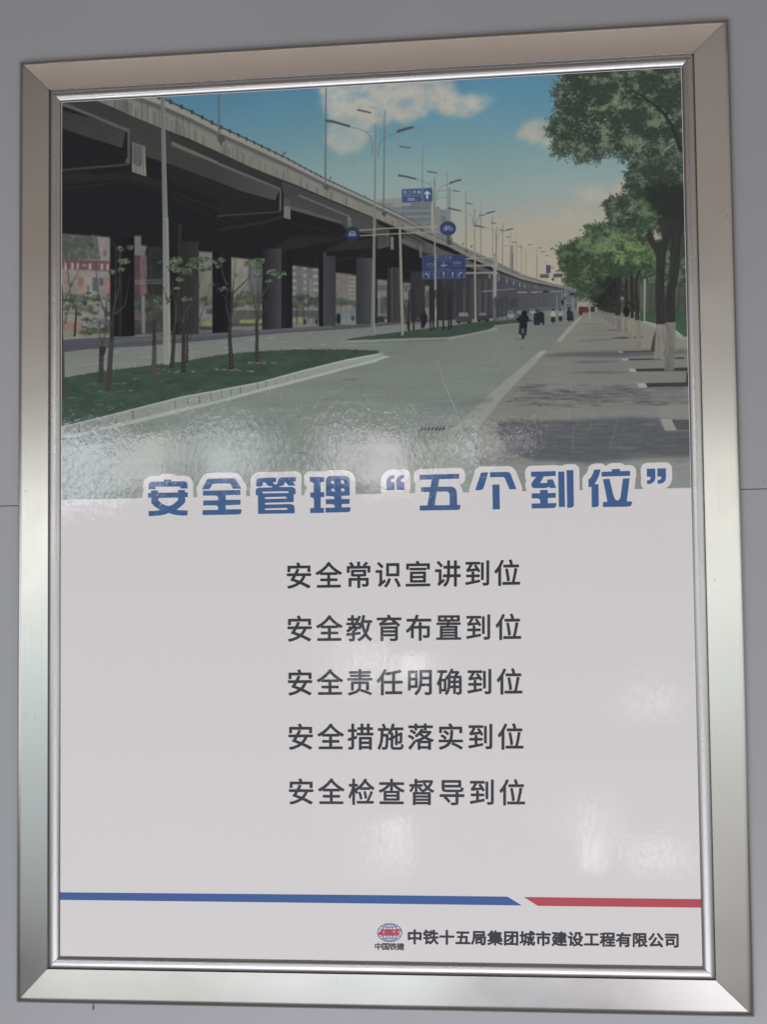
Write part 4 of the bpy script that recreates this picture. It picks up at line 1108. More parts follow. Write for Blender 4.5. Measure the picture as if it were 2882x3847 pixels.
foliage(H_([(775, 0), (790, 90), (700, 105), (640, 95), (560, 92), (522, 128), (545, 190), (420, 270), (330, 285), (240, 330), (190, 388), (290, 400), (270, 460), (212, 490), (300, 540), (335, 600), (305, 650), (360, 700), (430, 745), (470, 820), (560, 840), (640, 880), (700, 860), (760, 700), (860, 660), (960, 640), (1050, 560), (1230, 520), (1240, 380), (1150, 220), (1100, -60), (780, -60)]),
        (34, 48, 36), (58, 84, 48), (84, 110, 62), 13000, 5.0, soft=7, edge=1.3, cell=10, cl=90, lightp=0.44, spray=420, slen=24, grad=0.22)
foliage(H_([(640, 300), (1160, 250), (1180, 440), (900, 480), (660, 430)]), (50, 76, 42), (68, 98, 50), (90, 120, 64), 2400, 5, soft=40, edge=1.4, cell=14, cl=50, lightp=0.5)
foliage(H_([(600, 640), (760, 620), (900, 640), (900, 800), (800, 900), (700, 960), (630, 950), (570, 850)]), (26, 33, 30), (34, 46, 37), (42, 58, 42), 900, 5, soft=20, edge=1.0)
# trunks of the row, white-limed feet
def trunk(f, top, split, foot, wt, wb, dark=(34, 34, 31), lime=(112, 110, 102)):
    (x0, y0), (x1, y1), (x2, y2) = top, split, foot
    fill(f([(x0 - wt / 2, y0), (x0 + wt / 2, y0), (x1 + wb / 2, y1), (x1 - wb / 2, y1)]), dark, tex=(5, 26, 0.14))
    fill(f([(x1 - wb / 2, y1), (x1 + wb / 2, y1), (x2 + wb * .56, y2), (x2 - wb * .62, y2)]), lime, c2=mixc(lime, (96, 93, 86), .6), tex=(4, 30, 0.16))
fill(H_([(620, 880), (700, 760), (830, 640), (860, 600), (870, 1000), (800, 1010), (700, 980), (630, 950)]), (24, 27, 27), 0.85, soft=4)
for a in (((650, 900), (640, 958), (640, 1010), 10, 12), ((668, 900), (662, 965), (662, 1022), 12, 13), ((690, 880), (685, 972), (688, 1040), 14, 16), ((715, 860), (716, 980), (720, 1066), 18, 20), ((750, 780), (757, 988), (760, 1088), 26, 30), ((792, 720), (792, 992), (796, 1117), 26, 28), ((846, 640), (842, 1018), (862, 1186), 40, 46)):
    trunk(H_, *a, lime=(96, 93, 88))
trunk(H_, (930, 640), (930, 1030), (930, 1204), 30, 32, lime=(104, 98, 88)); trunk(H_, (985, 600), (992, 1045), (982, 1255), 36, 36, lime=(116, 110, 96))
fill(H_([(862, 560), (880, 760), (925, 830), (990, 900), (1060, 900), (1060, 960), (1000, 960), (930, 870), (870, 790)]), (32, 32, 29))
fill(H_([(1015, 720), (1018, 640), (1060, 540), (1088, 545), (1050, 640), (1045, 760), (1066, 900), (1066, 1065), (1022, 1066), (1018, 950), (1010, 840)]), (35, 36, 32), tex=(6, 30, 0.15))
fill(H_([(1020, 1066), (1068, 1066), (1088, 1345), (1032, 1347)]), (104, 100, 90), tex=(5, 30, 0.14))
fill(H_([(862, 820), (910, 820), (910, 866), (862, 866)]), (46, 62, 98)); fill(H_([(882, 832), (902, 832), (902, 840), (890, 840), (890, 856), (882, 856)]), (140, 144, 148))
ell(*H_([(931, 975)])[0], 13, 22, (24, 24, 26))
# near trees
foliage(D_([(1010, 940), (1657, 800), (1657, 1700), (770, 1700), (780, 1560), (705, 1465), (745, 1370), (850, 1375), (905, 1385), (1000, 1330), (940, 1270), (965, 1110)]), (32, 44, 36), (52, 70, 50), (88, 104, 78), 9000, 5.2, soft=8, edge=1.4, cl=60, lightp=0.42, spray=300, slen=20, grad=0.05)
foliage(D_([(1050, 1400), (1290, 1370), (1290, 1700), (1060, 1700)]), (42, 62, 40), (58, 84, 48), (80, 104, 62), 1300, 5.4, soft=26, edge=1.3, cl=40, lightp=0.5)
foliage(D_([(1150, 1250), (1560, 1230), (1560, 1700), (1310, 1700), (1270, 1500), (1150, 1400)]), (30, 36, 32), (36, 46, 37), (58, 72, 54), 1800, 5.2, soft=26, edge=1.2, cl=50, lightp=0.3)
foliage(D_([(310, 60), (640, 30), (1700, -40), (1700, 1000), (1300, 960), (1150, 960), (1010, 950), (900, 930), (800, 880), (690, 850), (660, 900), (645, 985), (600, 960), (560, 890), (520, 900), (505, 990), (440, 965), (400, 900), (350, 860), (300, 820), (260, 925), (225, 935), (205, 800), (240, 740), (180, 720), (140, 700), (140, 650), (180, 580), (280, 560), (250, 470), (235, 380), (205, 300), (250, 230), (270, 150)]),
        (34, 46, 38), (52, 70, 50), (98, 112, 84), 26000, 5.0, soft=7, edge=1.6, cell=10, cl=70, lightp=0.42, spray=620, slen=34, grad=-0.04, scol=(40, 50, 48))
for cx, cy, r, n in ((640, 600, 130, 60), (1240, 560, 160, 70), (1080, 880, 160, 90), (480, 660, 170, 70), (350, 330, 130, 50), (1000, 260, 160, 60), (950, 400, 90, 60), (560, 460, 70, 24), (1400, 840, 110, 70), (760, 760, 120, 40), (300, 200, 60, 24)):
    for _ in range(n):
        a, d = random.uniform(0, 6.28), r * random.random() ** .7
        (x, y), = D_([(cx + d * math.cos(a), cy + d * .75 * math.sin(a))])
        ell(x, y, random.uniform(2, 4.6), random.uniform(1.6, 3.2), random.choice([(100, 112, 88), (116, 124, 102), (86, 100, 76), (122, 128, 110)]), random.uniform(0.35, 0.75), ang=random.uniform(-1, 1), jag=0.3, n=6)
for p, w0, w1 in (([(1500, 900), (1400, 620), (1300, 480), (1180, 380), (1060, 300), (950, 230)], 16, 3), ([(1160, 380), (1050, 350), (890, 345)], 6, 3)):
    stroke(D_(p), w0, w1, (28, 34, 32), 0.9)
# two big trunks at the edge
fill(D_([(1130, 1250), (1560, 1250), (1560, 1560), (1450, 1620), (1420, 1800), (1290, 1800), (1260, 1500), (1130, 1400)]), (30, 34, 31), 0.75, tex=(20, 20, 0.15), soft=12)
fill(H_([(1290, 0), (1400, 0), (1440, 60), (1545, 60), (1500, 240), (1488, 340), (1475, 600), (1440, 760), (1436, 1090), (1336, 1090), (1332, 860), (1370, 640), (1392, 240), (1380, 220), (1340, 380), (1328, 600), (1322, 760), (1336, 1110), (1240, 1108), (1235, 760), (1240, 400), (1150, 240), (1140, 180), (1170, 100), (1240, 270), (1300, 250)]), (36, 38, 35), tex=(6, 40, 0.16))
fill(H_([(1240, 1108), (1335, 1108), (1325, 1330), (1305, 1470), (1215, 1468)]), (108, 105, 98), tex=(4, 50, 0.2))
fill(H_([(1236, 1160), (1225, 1390), (1180, 1385), (1200, 1270)]), (52, 52, 50))
fill(H_([(1336, 1090), (1440, 1088), (1435, 1300), (1425, 1590), (1322, 1588)]), (98, 95, 88), c2=(86, 84, 78), tex=(4, 50, 0.2))
fill(L_([(1555, 280), (1600, 260), (1600, 400), (1550, 385)]), (40, 38, 36))

# ---- verge islands
def grass(pts, c=(40, 58, 46), c2=(46, 70, 54)):
    fill(pts, c, c2=c2, ss=1, tex=(46, 16, 0.16))
    p = np.array(pts)
    r = raster(cpx(pts), 1)
    ys, xs = np.nonzero(r[2] > .5)
    for i in rng.integers(0, len(ys), int(len(ys) / 260)):
        y, x = ys[i] + r[1], xs[i] + r[0]
        h = random.randint(2, 6)
        v = IMG[max(0, y - h):y, x:x + random.randint(1, 2)]
        v[...] = v * 0.45 + col(random.choice([(34, 52, 42), (58, 80, 60), (70, 88, 66), (36, 56, 42)])) * 0.55
G1T = I_([(30, 338), (300, 290), (560, 255), (1000, 200), (1300, 165), (1657, 100)]) + J_([(200, 82), (430, 60), (830, 42), (1280, 42), (1657, 52)]) + K_([(10, 50), (20, 78)])
G1B = K_([(0, 80)]) + J_([(1657, 85), (1350, 140), (900, 250), (430, 378), (0, 458)]) + I_([(1657, 460), (1300, 522), (800, 648), (400, 748), (20, 838)])
grass(G1T + G1B)
for i in range(240):     # ragged far edge
    t = random.random(); x = 235 + t * 1150
    y = np.interp(x, [p[0] for p in G1T], [p[1] for p in G1T])
    stroke([(x, y + 3), (x + random.uniform(-2, 2), y - random.uniform(1, 6))], 3, 1, (38, 58, 46), 0.9)
KT = [(x, y) for x, y in G1B]
fill(G1B + I_([(20, 925), (225, 905), (605, 805), (1220, 655), (1657, 565)]) + J_([(430, 447), (970, 312), (1350, 212), (1657, 132)]) + K_([(62, 105), (62, 78)]), (122, 130, 126), c2=(116, 122, 118), ss=2, tex=(30, 8, 0.05))
fill(G1B + [(x, y + 5) for x, y in G1B[::-1]], (150, 156, 148), 0.9)
fill(I_([(20, 960), (20, 925), (225, 905), (605, 808), (1220, 658), (1657, 568)]) + J_([(430, 449), (970, 314), (1350, 214), (1657, 134)]) + K_([(62, 106), (140, 112), (10, 155)]) + J_([(1657, 166), (1350, 240), (960, 346), (430, 482), (0, 592)]) + I_([(1220, 702), (600, 850), (225, 935)]), (142, 148, 140), ss=2, tex=(30, 8, 0.04))
for f, x, y0, y1, w in ((I_, 215, 810, 900, 3.4), (I_, 420, 790, 850, 2), (I_, 602, 715, 805, 3), (I_, 775, 672, 765, 3), (I_, 938, 690, 728, 1.6), (I_, 1218, 572, 655, 2.6), (I_, 1348, 545, 625, 2.6), (I_, 1468, 518, 595, 3.2), (I_, 1584, 490, 570, 2.4), (J_, 38, 465, 540, 2), (J_, 140, 448, 518, 2.6), (J_, 235, 425, 495, 3), (J_, 414, 385, 450, 3), (J_, 500, 370, 432, 2.6), (J_, 600, 350, 400, 1.4), (J_, 730, 320, 365, 1.4), (J_, 800, 305, 352, 1.6), (K_, 36, 86, 120, 2.6)):
    stroke(f([(x, y0), (x + 3, y1)]), w, w, (62, 68, 66), 0.85)
for _ in range(46):
    cx, cy, w = random.choice([(950, 340, 160), (1190, 275, 200), (1400, 270, 160), (340, 390, 90), (640, 385, 70), (370, 475, 100), (680, 470, 90), (1060, 240, 60), (120, 540, 60), (1000, 335, 250)])
    (x, y), = I_([(cx + random.uniform(-w, w), cy + random.uniform(-10, 14))])
    ell(x, y, random.uniform(3, 12), random.uniform(1.2, 3), random.choice([(98, 96, 80), (84, 84, 68), (110, 106, 88), (60, 64, 50)]), 0.7, jag=0.4, n=8)
for cx, cy, w in ((30, 245, 60), (180, 255, 60), (350, 265, 50), (150, 250, 100), (380, 175, 60), (540, 180, 60), (430, 172, 80)):
    for _ in range(7):
        (x, y), = J_([(cx + random.uniform(-w, w), cy + random.uniform(-8, 10))]); ell(x, y, random.uniform(3, 10), random.uniform(1, 2.6), random.choice([(98, 96, 80), (110, 106, 90), (74, 78, 60)]), 0.7, jag=0.4, n=8)
# second and third islands
fill(F_([(1330, 1270), (1400, 1250), (1657, 1212), (1657, 1300), (1335, 1298)]), (36, 42, 40))
grass(F_([(1365, 1262), (1450, 1245), (1657, 1215)]) + G_([(270, 1180), (550, 1145), (840, 1112), (1100, 1108), (1212, 1125), (1212, 1135), (1150, 1162), (950, 1205), (740, 1238), (0, 1262)]) + F_([(1500, 1268)]), (38, 56, 46), (42, 62, 48))
fill(G_([(0, 1264), (740, 1240), (950, 1207), (1150, 1164), (1212, 1136), (1268, 1160), (1000, 1215), (740, 1272), (0, 1296)]) + F_([(1335, 1298), (1335, 1272)]), (112, 116, 108))
fill(G_([(0, 1284), (740, 1258), (740, 1274), (0, 1298)]), (84, 88, 84), 0.8)
for x in (60, 210, 330, 450, 560, 640, 690): stroke(G_([(x, 1262), (x + 2, 1290)]), 1.6, 1.6, (72, 76, 74), 0.7)
grass(G_([(830, 1108), (1100, 1078), (1450, 1058), (1615, 1072), (1600, 1085), (1380, 1108), (1210, 1122)]), (40, 56, 46), (42, 60, 48))
fill(G_([(1215, 1118), (1400, 1100), (1600, 1082), (1610, 1092), (1380, 1118), (1230, 1130)]), (104, 108, 100))

# ---- young street trees on the verge
BARK = (36, 35, 33)
def sapling(f, foot, top, w0, w1, branches, leaves, pale=False):
    n = 12
    P = [(foot[0] + (top[0] - foot[0]) * i / n + random.uniform(-3, 3), foot[1] + (top[1] - foot[1]) * i / n) for i in range(n + 1)]
    stroke(f(P), w0, w1, BARK, 0.97)
    if pale:
        for p in P[:7]:
            (x, y), = f([(p[0] + random.uniform(0, 8), p[1])]); ell(x, y, 1.6, 3.4, (96, 88, 78), 0.6)
    for b in branches:
        stroke(f(b), max(1.8, w1 * .6), 1.2, (46, 46, 42), 0.95)
        for _ in range(5):
            j = random.randrange(len(b)); x, y = b[j]
            stroke(f([(x, y), (x + random.uniform(-55, 55), y - random.uniform(30, 110))]), 1.8, .8, (48, 50, 44), 0.8)
    for (cx, cy, r, k) in leaves:
        for _ in range(int(k * 2.2)):
            a, d = random.uniform(0, 6.28), r * random.random() ** .6
            (x, y), = f([(cx + d * math.cos(a), cy + d * .6 * math.sin(a))])
            ell(x, y, random.uniform(3, 7), random.uniform(2, 4.4), random.choice([(46, 64, 42), (60, 80, 50), (76, 96, 64), (34, 46, 36), (88, 106, 74), (40, 56, 40)]), 0.9, ang=random.uniform(-.6, .6), jag=0.3, n=7)

sapling(E_, (40, 1657), (38, 700), 11, 6, [[(60, 900), (130, 720), (210, 560), (280, 290)], [(120, 720), (85, 400), (75, 250)], [(70, 1100), (120, 900), (130, 700)]], [], True)
stroke(I_([(50, 40), (52, 550)]), 10, 14, (56, 50, 46)); 
sapling(E_, (170, 1230), (190, 950), 9, 6, [[(190, 960), (150, 860)], [(195, 960), (250, 880)]], [])
sapling(E_, (448, 1657), (462, 1330), 18, 10, [[(462, 1320), (425, 1190)], [(462, 1320), (500, 1150)]], [], True)
fill(E_([(430, 1330), (500, 1335), (490, 1400), (470, 1440), (425, 1445)]), (34, 34, 36)); stroke(I_([(450, 100), (440, 385)]), 17, 16, (46, 44, 44))
sapling(E_, (530, 1657), (580, 900), 19, 11, [[(500, 1150), (490, 980), (430, 830), (400, 620), (390, 340)], [(500, 1000), (505, 820)], [(585, 1000), (600, 700), (600, 300)], [(590, 900), (640, 700), (640, 400)], [(600, 1000), (700, 900), (740, 640)], [(540, 1130), (500, 1030)]],
        [(640, 320, 40, 9), (740, 310, 34, 10), (650, 450, 50, 12), (710, 450, 44, 11), (660, 540, 30, 8), (560, 560, 40, 8), (390, 810, 20, 4)], True)
stroke(I_([(555, -40), (518, 470)]), 19, 19, (50, 46, 44))
sapling(E_, (995, 1657), (1000, 1050), 17, 11, [[(1000, 1060), (1000, 880), (970, 700), (965, 380)], [(990, 960), (930, 760), (880, 480)], [(1010, 1050), (1060, 960), (1150, 880)], [(1010, 1060), (1040, 850)]], [(1040, 840, 50, 6)], True)
stroke(I_([(1000, 0), (995, 345)]), 16, 19, (58, 54, 50))
# lamp post in front of the deck
fill(A_([(1068, 118), (1108, 118), (1118, 600), (1140, 1400), (1150, 1657), (1090, 1657), (1078, 900)]) , (82, 86, 88), c2=(92, 96, 94))
fill(E_([(1086, 0), (1145, 0), (1165, 1000), (1170, 1500), (1150, 1525), (1092, 1520), (1090, 800)]), (96, 100, 96), c2=(112, 116, 108), tex=(12, 60, 0.04))
fill(A_([(1095, 118), (1108, 118), (1118, 600), (1140, 1400), (1150, 1657), (1132, 1657), (1118, 1100), (1104, 500)]), (112, 114, 110), 0.6); fill(E_([(1128, 0), (1145, 0), (1168, 1000), (1168, 1500), (1150, 1500)]), (126, 128, 120), 0.5)
fill(A_([(1050, 118), (1072, 118), (1075, 140), (1050, 135)]), (150, 150, 142))
sapling(E_, (1180, 1560), (1215, 1100), 17, 11, [[(1215, 1100), (1220, 900), (1190, 700), (1160, 560)], [(1230, 1090), (1240, 820), (1250, 520)], [(1150, 880), (1100, 740)], [(1180, 760), (1130, 900)]], [(1230, 450, 70, 30), (1180, 520, 50, 14), (1250, 540, 60, 24), (1270, 640, 40, 12), (1060, 460, 20, 3), (1240, 730, 30, 6)], True)
sapling(E_, (1300, 1610), (1305, 1090), 18, 12, [[(1305, 1090), (1310, 900), (1300, 640)], [(1305, 1100), (1250, 1000)], [(1310, 1000), (1390, 880), (1460, 740), (1490, 580)]], [(1420, 450, 60, 20), (1530, 440, 60, 18), (1500, 530, 50, 14), (1390, 500, 60, 22), (1570, 520, 40, 10), (1630, 460, 30, 8), (1340, 560, 60, 16), (1330, 840, 50, 8)], True)
sapling(E_, (1340, 1500), (1345, 1060), 10, 7, [[(1350, 1280), (1450, 1120), (1540, 850), (1590, 650)], [(1345, 1060), (1350, 800)]], [(1590, 700, 30, 3)], True)
sapling(F_, (145, 1575), (120, 1120), 19, 11, [[(150, 1000), (160, 760), (185, 450)], [(140, 960), (210, 850), (330, 650)], [(130, 1100), (100, 960), (85, 820), (0, 770)], [(150, 960), (150, 780)], [(155, 790), (330, 620), (340, 470)], [(100, 700), (55, 600), (40, 440)]],
        [(40, 440, 40, 10), (10, 500, 30, 6), (180, 600, 18, 4), (60, 740, 40, 6)], True)
stroke(F_([(120, 1130), (145, 960), (155, 780)]), 10, 6, BARK)
sapling(F_, (412, 1500), (405, 1050), 15, 10, [[(405, 1060), (415, 860), (410, 640)], [(400, 1000), (370, 800), (335, 620)], [(415, 1050), (450, 800), (480, 520)], [(455, 820), (540, 700), (560, 600)], [(410, 1090), (510, 910)], [(415, 900), (440, 600)]],
        [(430, 450, 50, 22), (330, 480, 50, 14), (470, 450, 24, 6), (410, 500, 50, 12), (560, 570, 50, 16), (620, 600, 50, 14), (690, 580, 24, 5), (540, 660, 30, 6), (410, 600, 40, 5)], True)

# ---- street lamps, masts, traffic signs
POLE = (110, 114, 110); DP_ = (58, 64, 66)
stroke(B_([(12, 80), (14, 440), (22, 520)]), 6, 9, (72, 82, 88)); fill(B_([(0, 525), (50, 525), (88, 560), (70, 600), (50, 600), (40, 655), (20, 600), (0, 590)]), (56, 60, 60))
stroke(B_([(1126, 25), (1122, 600), (1120, 1050)]), 4.2, 8, (76, 88, 92)); fill(B_([(1098, 1040), (1155, 1040), (1160, 1080), (1145, 1100), (1138, 1130), (1128, 1095), (1098, 1085)]), (60, 63, 62))
def head(f, p, w): 
    stroke(f(p), w, w * .8, DP_)
head(B_, [(1118, 380), (1190, 388), (1376, 440)], 11); stroke(B_([(1376, 445), (1480, 470), (1550, 500), (1590, 550), (1606, 620), (1606, 735)]), 2.6, 3.6, (84, 94, 96))
head(B_, [(1450, 268), (1595, 300)], 6.5); stroke(B_([(1560, 495), (1657, 495)]), 1.4, 1.4, (90, 100, 100)); fill(B_([(1570, 230), (1650, 245), (1645, 260), (1572, 245)]), (96, 108, 110), 0.6)
stroke(B_([(1640, 410), (1636, 900), (1625, 1657)]), 4, 8.5, (96, 100, 98)); stroke(F_([(1628, 0), (1610, 1225)]), 9, 13, (92, 96, 90)); fill(F_([(1630, 0), (1638, 0), (1636, 1225), (1622, 1225)]), (116, 118, 108), 0.7)
head(C_, [(205, 662), (300, 632), (378, 612)], 11); stroke(C_([(205, 668), (90, 712), (40, 760), (15, 830), (10, 920)]), 2.6, 3.4, (84, 94, 96))
stroke(C_([(78, 442), (72, 1000), (66, 1490)]), 3, 6, (78, 86, 88)); fill(C_([(50, 1490), (90, 1490), (92, 1520), (75, 1548), (52, 1520)]), (52, 54, 54))
stroke(C_([(0, 480), (50, 510), (60, 600)]), 1.2, 1.2, (90, 100, 102))
head(C_, [(230, 814), (350, 828)], 5); stroke(C_([(350, 830), (455, 852)]), 1, 1, (100, 112, 112)); stroke(C_([(472, 815), (470, 1200), (468, 1657)]), 2.6, 4, (88, 96, 98))
head(C_, [(218, 1112), (300, 1125), (406, 1150)], 8); stroke(C_([(406, 1155), (500, 1180), (550, 1215), (572, 1250), (575, 1370)]), 2, 2.6, (84, 92, 92)); stroke(C_([(535, 1190), (595, 1186)]), 1.4, 1.4, (84, 92, 92))
stroke(C_([(596, 1132), (596, 1400), (596, 1657)]), 4, 5.5, (88, 92, 90)); stroke(G_([(598, 0), (600, 400), (606, 800), (610, 1135)]), 5.5, 8.5, (108, 110, 102))
head(C_, [(750, 1196), (820, 1170), (876, 1160)], 7.5); stroke(C_([(750, 1200), (680, 1225), (635, 1270), (618, 1330), (618, 1380)]), 1.8, 2.4, (84, 92, 92))
head(C_, [(520, 1072), (622, 1088)], 5); stroke(C_([(622, 1090), (700, 1110)]), 1, 1, (100, 110, 110)); stroke(C_([(728, 1078), (727, 1450)]), 2.4, 3, (92, 98, 98))
stroke(C_([(610, 1274), (770, 1266)]), 2.4, 2.4, (104, 108, 104)); stroke(C_([(575, 1350), (770, 1340)]), 2.6, 2.6, (104, 108, 104)); fill(C_([(742, 1236), (760, 1236), (762, 1600), (742, 1600)]), (104, 106, 100)); head(C_, [(780, 1268), (855, 1282)], 4)
head(C_, [(728, 1450), (800, 1465), (868, 1480)], 6); stroke(C_([(868, 1483), (940, 1500), (985, 1535), (997, 1580), (997, 1630)]), 1.6, 2, (92, 96, 94)); stroke(C_([(920, 1272), (920, 1657)]), 2.4, 3, (98, 102, 100)); head(C_, [(915, 1397), (992, 1412)], 3.6)
stroke(C_([(1010, 1465), (1008, 1657)]), 3, 4, (92, 94, 92)); head(C_, [(1130, 1508), (1224, 1484)], 6); stroke(C_([(1130, 1512), (1060, 1540), (1030, 1590), (1024, 1630)]), 1.6, 2, (92, 96, 94)); stroke(C_([(1074, 1405), (1074, 1620)]), 2, 2.4, (104, 106, 102)); head(C_, [(1055, 1520), (1122, 1528)], 3)
stroke(C_([(1195, 1525), (1198, 1657)]), 1.8, 2, (104, 106, 102)); head(C_, [(1180, 1600), (1240, 1612)], 3); stroke(C_([(1300, 1610), (1302, 1657)]), 1.8, 2, (104, 106, 102))
# G masts
stroke(G_([(921, 0), (924, 330)]), 3.4, 4, (96, 98, 92)); fill(G_([(915, 328), (938, 328), (938, 360), (926, 374)]), (60, 62, 60)); stroke(G_([(1008, 0), (1014, 400), (1022, 1080)]), 4, 8, (112, 114, 104))
stroke(G_([(1074, 0), (1076, 410)]), 3, 3.6, (96, 98, 92)); head(G_, [(1005, 82), (1115, 106)], 6); stroke(G_([(990, 0), (995, 80)]), 2, 2, (92, 94, 90)); stroke(G_([(1065, 0), (1030, 30), (1018, 80)]), 2, 2, (92, 94, 90))
stroke(G_([(1115, 108), (1200, 130), (1222, 170), (1225, 230)]), 1.4, 1.8, (100, 101, 94)); stroke(G_([(1197, 0), (1199, 400)]), 2.6, 3, (104, 104, 96)); head(G_, [(1180, 54), (1238, 64)], 3)
stroke(G_([(1238, 98), (1236, 370)]), 3.4, 4.4, (88, 90, 86)); head(G_, [(1335, 136), (1412, 116)], 5.5); stroke(G_([(1335, 140), (1280, 155), (1255, 190), (1250, 240)]), 1.6, 2, (92, 94, 88)); stroke(G_([(1304, 70), (1300, 520)]), 2.4, 3.6, (96, 96, 90)); head(G_, [(1265, 130), (1320, 138)], 3)
stroke(G_([(1384, 145), (1384, 300)]), 1.6, 2, (110, 108, 98)); head(G_, [(1338, 200), (1385, 206)], 3); stroke(G_([(1320, 285), (1325, 298)]), 3, 3, (110, 108, 98)); stroke(G_([(1322, 295), (1385, 298)]), 1.6, 1.6, (110, 108, 98)); fill(G_([(1380, 292), (1414, 290), (1412, 540), (1376, 530)]), (104, 106, 102)); stroke(G_([(1406, 380), (1406, 575)]), 3, 3, (60, 62, 60))
for x, y0, y1, h in ((1446, 205, 555, (1400, 256)), (1498, 275, 590, (1466, 302)), (1545, 340, 610, (1563, 280)), (1655, 320, 630, None)):
    stroke(G_([(x, y0), (x, y1)]), 1.8, 2.4, (106, 104, 96))
    if h: head(G_, [h, (h[0] + 44, h[1] + 8)], 2.6)
for x, y in ((30, 318), (68, 358), (108, 398), (165, 525), (212, 566)): head(H_, [(x - 20, y - 3), (x + 22, y + 3)], 2.4)
for x, y0, y1 in ((100, 445, 660), (210, 600, 700), (255, 560, 700), (5, 400, 640)): stroke(H_([(x, y0), (x, y1)]), 1.6, 1.8, (104, 104, 98))
fill(H_([(97, 495), (145, 495), (142, 580), (97, 580)]), (46, 56, 84)); fill(H_([(32, 590), (125, 588), (125, 628), (32, 628)]), (52, 62, 78)); fill(H_([(172, 584), (268, 582), (268, 622), (172, 624)]), (52, 62, 78)); fill(H_([(150, 642), (170, 625), (186, 642), (168, 660)]), (50, 54, 60)); fill(H_([(36, 594), (121, 592), (121, 624), (36, 624)]), (62, 72, 86), .6)
# gantry with the two round signs
stroke(G_([(0, 118), (200, 110), (640, 92)]), 4, 4, (128, 128, 116)); stroke(G_([(0, 178), (220, 168), (640, 148)]), 4, 4, (122, 122, 110)); stroke(F_([(1470, 132), (1657, 124)]), 4, 4, (120, 120, 110)); stroke(F_([(1478, 190), (1657, 182)]), 4, 4, (120, 120, 110))
fill(G_([(222, 100), (248, 100), (262, 600), (276, 1220), (250, 1225), (240, 900), (232, 500)]), (116, 116, 104)); fill(G_([(222, 100), (232, 100), (250, 900), (258, 1220), (250, 1225), (240, 900), (232, 500)]), (88, 88, 82), 0.7)
ell(*F_([(1401, 170)])[0], 27.5, 26.5, (30, 36, 62), n=32); ell(*F_([(1401, 170)])[0], 25.5, 24.5, (26, 34, 66), n=32)
fill(F_([(1372, 150), (1380, 143), (1425, 143), (1432, 152), (1436, 178), (1430, 200), (1422, 190), (1378, 190), (1372, 200), (1358, 178)]), (112, 122, 146)); fill(F_([(1378, 152), (1424, 152), (1428, 164), (1374, 164)]), (34, 42, 74)); fill(F_([(1366, 172), (1430, 172), (1430, 178), (1366, 178)]), (50, 58, 88))
ell(*G_([(735, 115)])[0], 30.5, 27.5, (38, 48, 86), n=32); ell(*G_([(735, 115)])[0], 28.5, 25.5, (30, 42, 86), n=32)
for cx in (703, 768):
    P = [G_([(cx + 17 * math.cos(t), 123 + 17 * math.sin(t))])[0] for t in np.linspace(0, 6.283, 17)]; stroke(P, 1.9, 1.9, (124, 134, 158))
for p in ([(703, 123), (715, 92)], [(703, 123), (735, 128), (752, 98), (768, 123)], [(715, 100), (752, 98)], [(735, 128), (722, 100)], [(708, 88), (724, 88)], [(746, 90), (760, 90)]): stroke(G_(p), 2.4, 2.4, (124, 134, 158))
fill(G_([(722, 195), (740, 190), (770, 200), (782, 215), (776, 290), (722, 275)]), (62, 64, 62)); ell(*G_([(760, 215)])[0], 7, 9, (92, 92, 86)); fill(G_([(740, 190), (748, 190), (748, 290), (740, 290)]), (40, 42, 42)); fill(G_([(455, 115), (480, 125), (480, 150), (455, 145)]), (50, 52, 50))

def gtxt(f, s, x0, x1, y, h, c, a=0.9, w=None):
    """lettering on a sign in the print"""
    rv = glyph('国', 0)[0] if ord(s[0]) > 255 else glyph('H', 0)[0]
    lo, hi = rv.min(0), rv.max(0)
    n = len(s)
    for i, ch in enumerate(s):
        if ch == ' ': continue
        gv, gf = glyph(ch, 0.0)
        cx = x0 + (x1 - x0) * (i / max(1, n - 1))
        sc = h / (hi[1] - lo[1])
        mx = (gv[:, 0].min() + gv[:, 0].max()) / 2 if ord(ch) < 256 else (lo[0] + hi[0]) / 2
        P = f([(cx + (v[0] - mx) * sc, y - (v[1] - (lo[1] + hi[1]) / 2) * sc) for v in gv])
        for dx in (0, 0.9):
            for fc in gf: fill([(P[k][0] + dx, P[k][1]) for k in fc], c, a)

SIGN = (38, 58, 104)
fill(C_([(254, 1256), (572, 1241), (575, 1382), (258, 1398)]), (60, 76, 112)); fill(C_([(258, 1260), (568, 1245), (570, 1378), (262, 1393)]), SIGN)
stroke(C_([(478, 1250), (480, 1384)]), 1.6, 1.6, (90, 104, 134))
gtxt(C_, "东二环路", 290, 434, 1288, 34, (150, 160, 176)); gtxt(C_, "DONGERHUANLU", 276, 450, 1322, 13, (130, 140, 160), 0.7); gtxt(C_, "500", 325, 375, 1360, 30, (156, 164, 178)); gtxt(C_, "m", 404, 404, 1368, 12, (130, 140, 160))
fill(C_([(518, 1270), (552, 1300), (548, 1312), (530, 1300), (530, 1354), (510, 1356), (508, 1300), (492, 1314), (488, 1302)]), (158, 164, 174))
stroke(C_([(466, 1240), (468, 1400)]), 3, 3, (104, 112, 124), 0.8)
fill(G_([(466, 396), (920, 383), (922, 630), (468, 642)]), (56, 66, 98)); fill(G_([(472, 402), (915, 389), (916, 624), (474, 636)]), (30, 42, 84))
stroke(G_([(476, 562), (915, 549)]), 1.6, 1.6, (70, 82, 116))
TXC = (96, 108, 140)
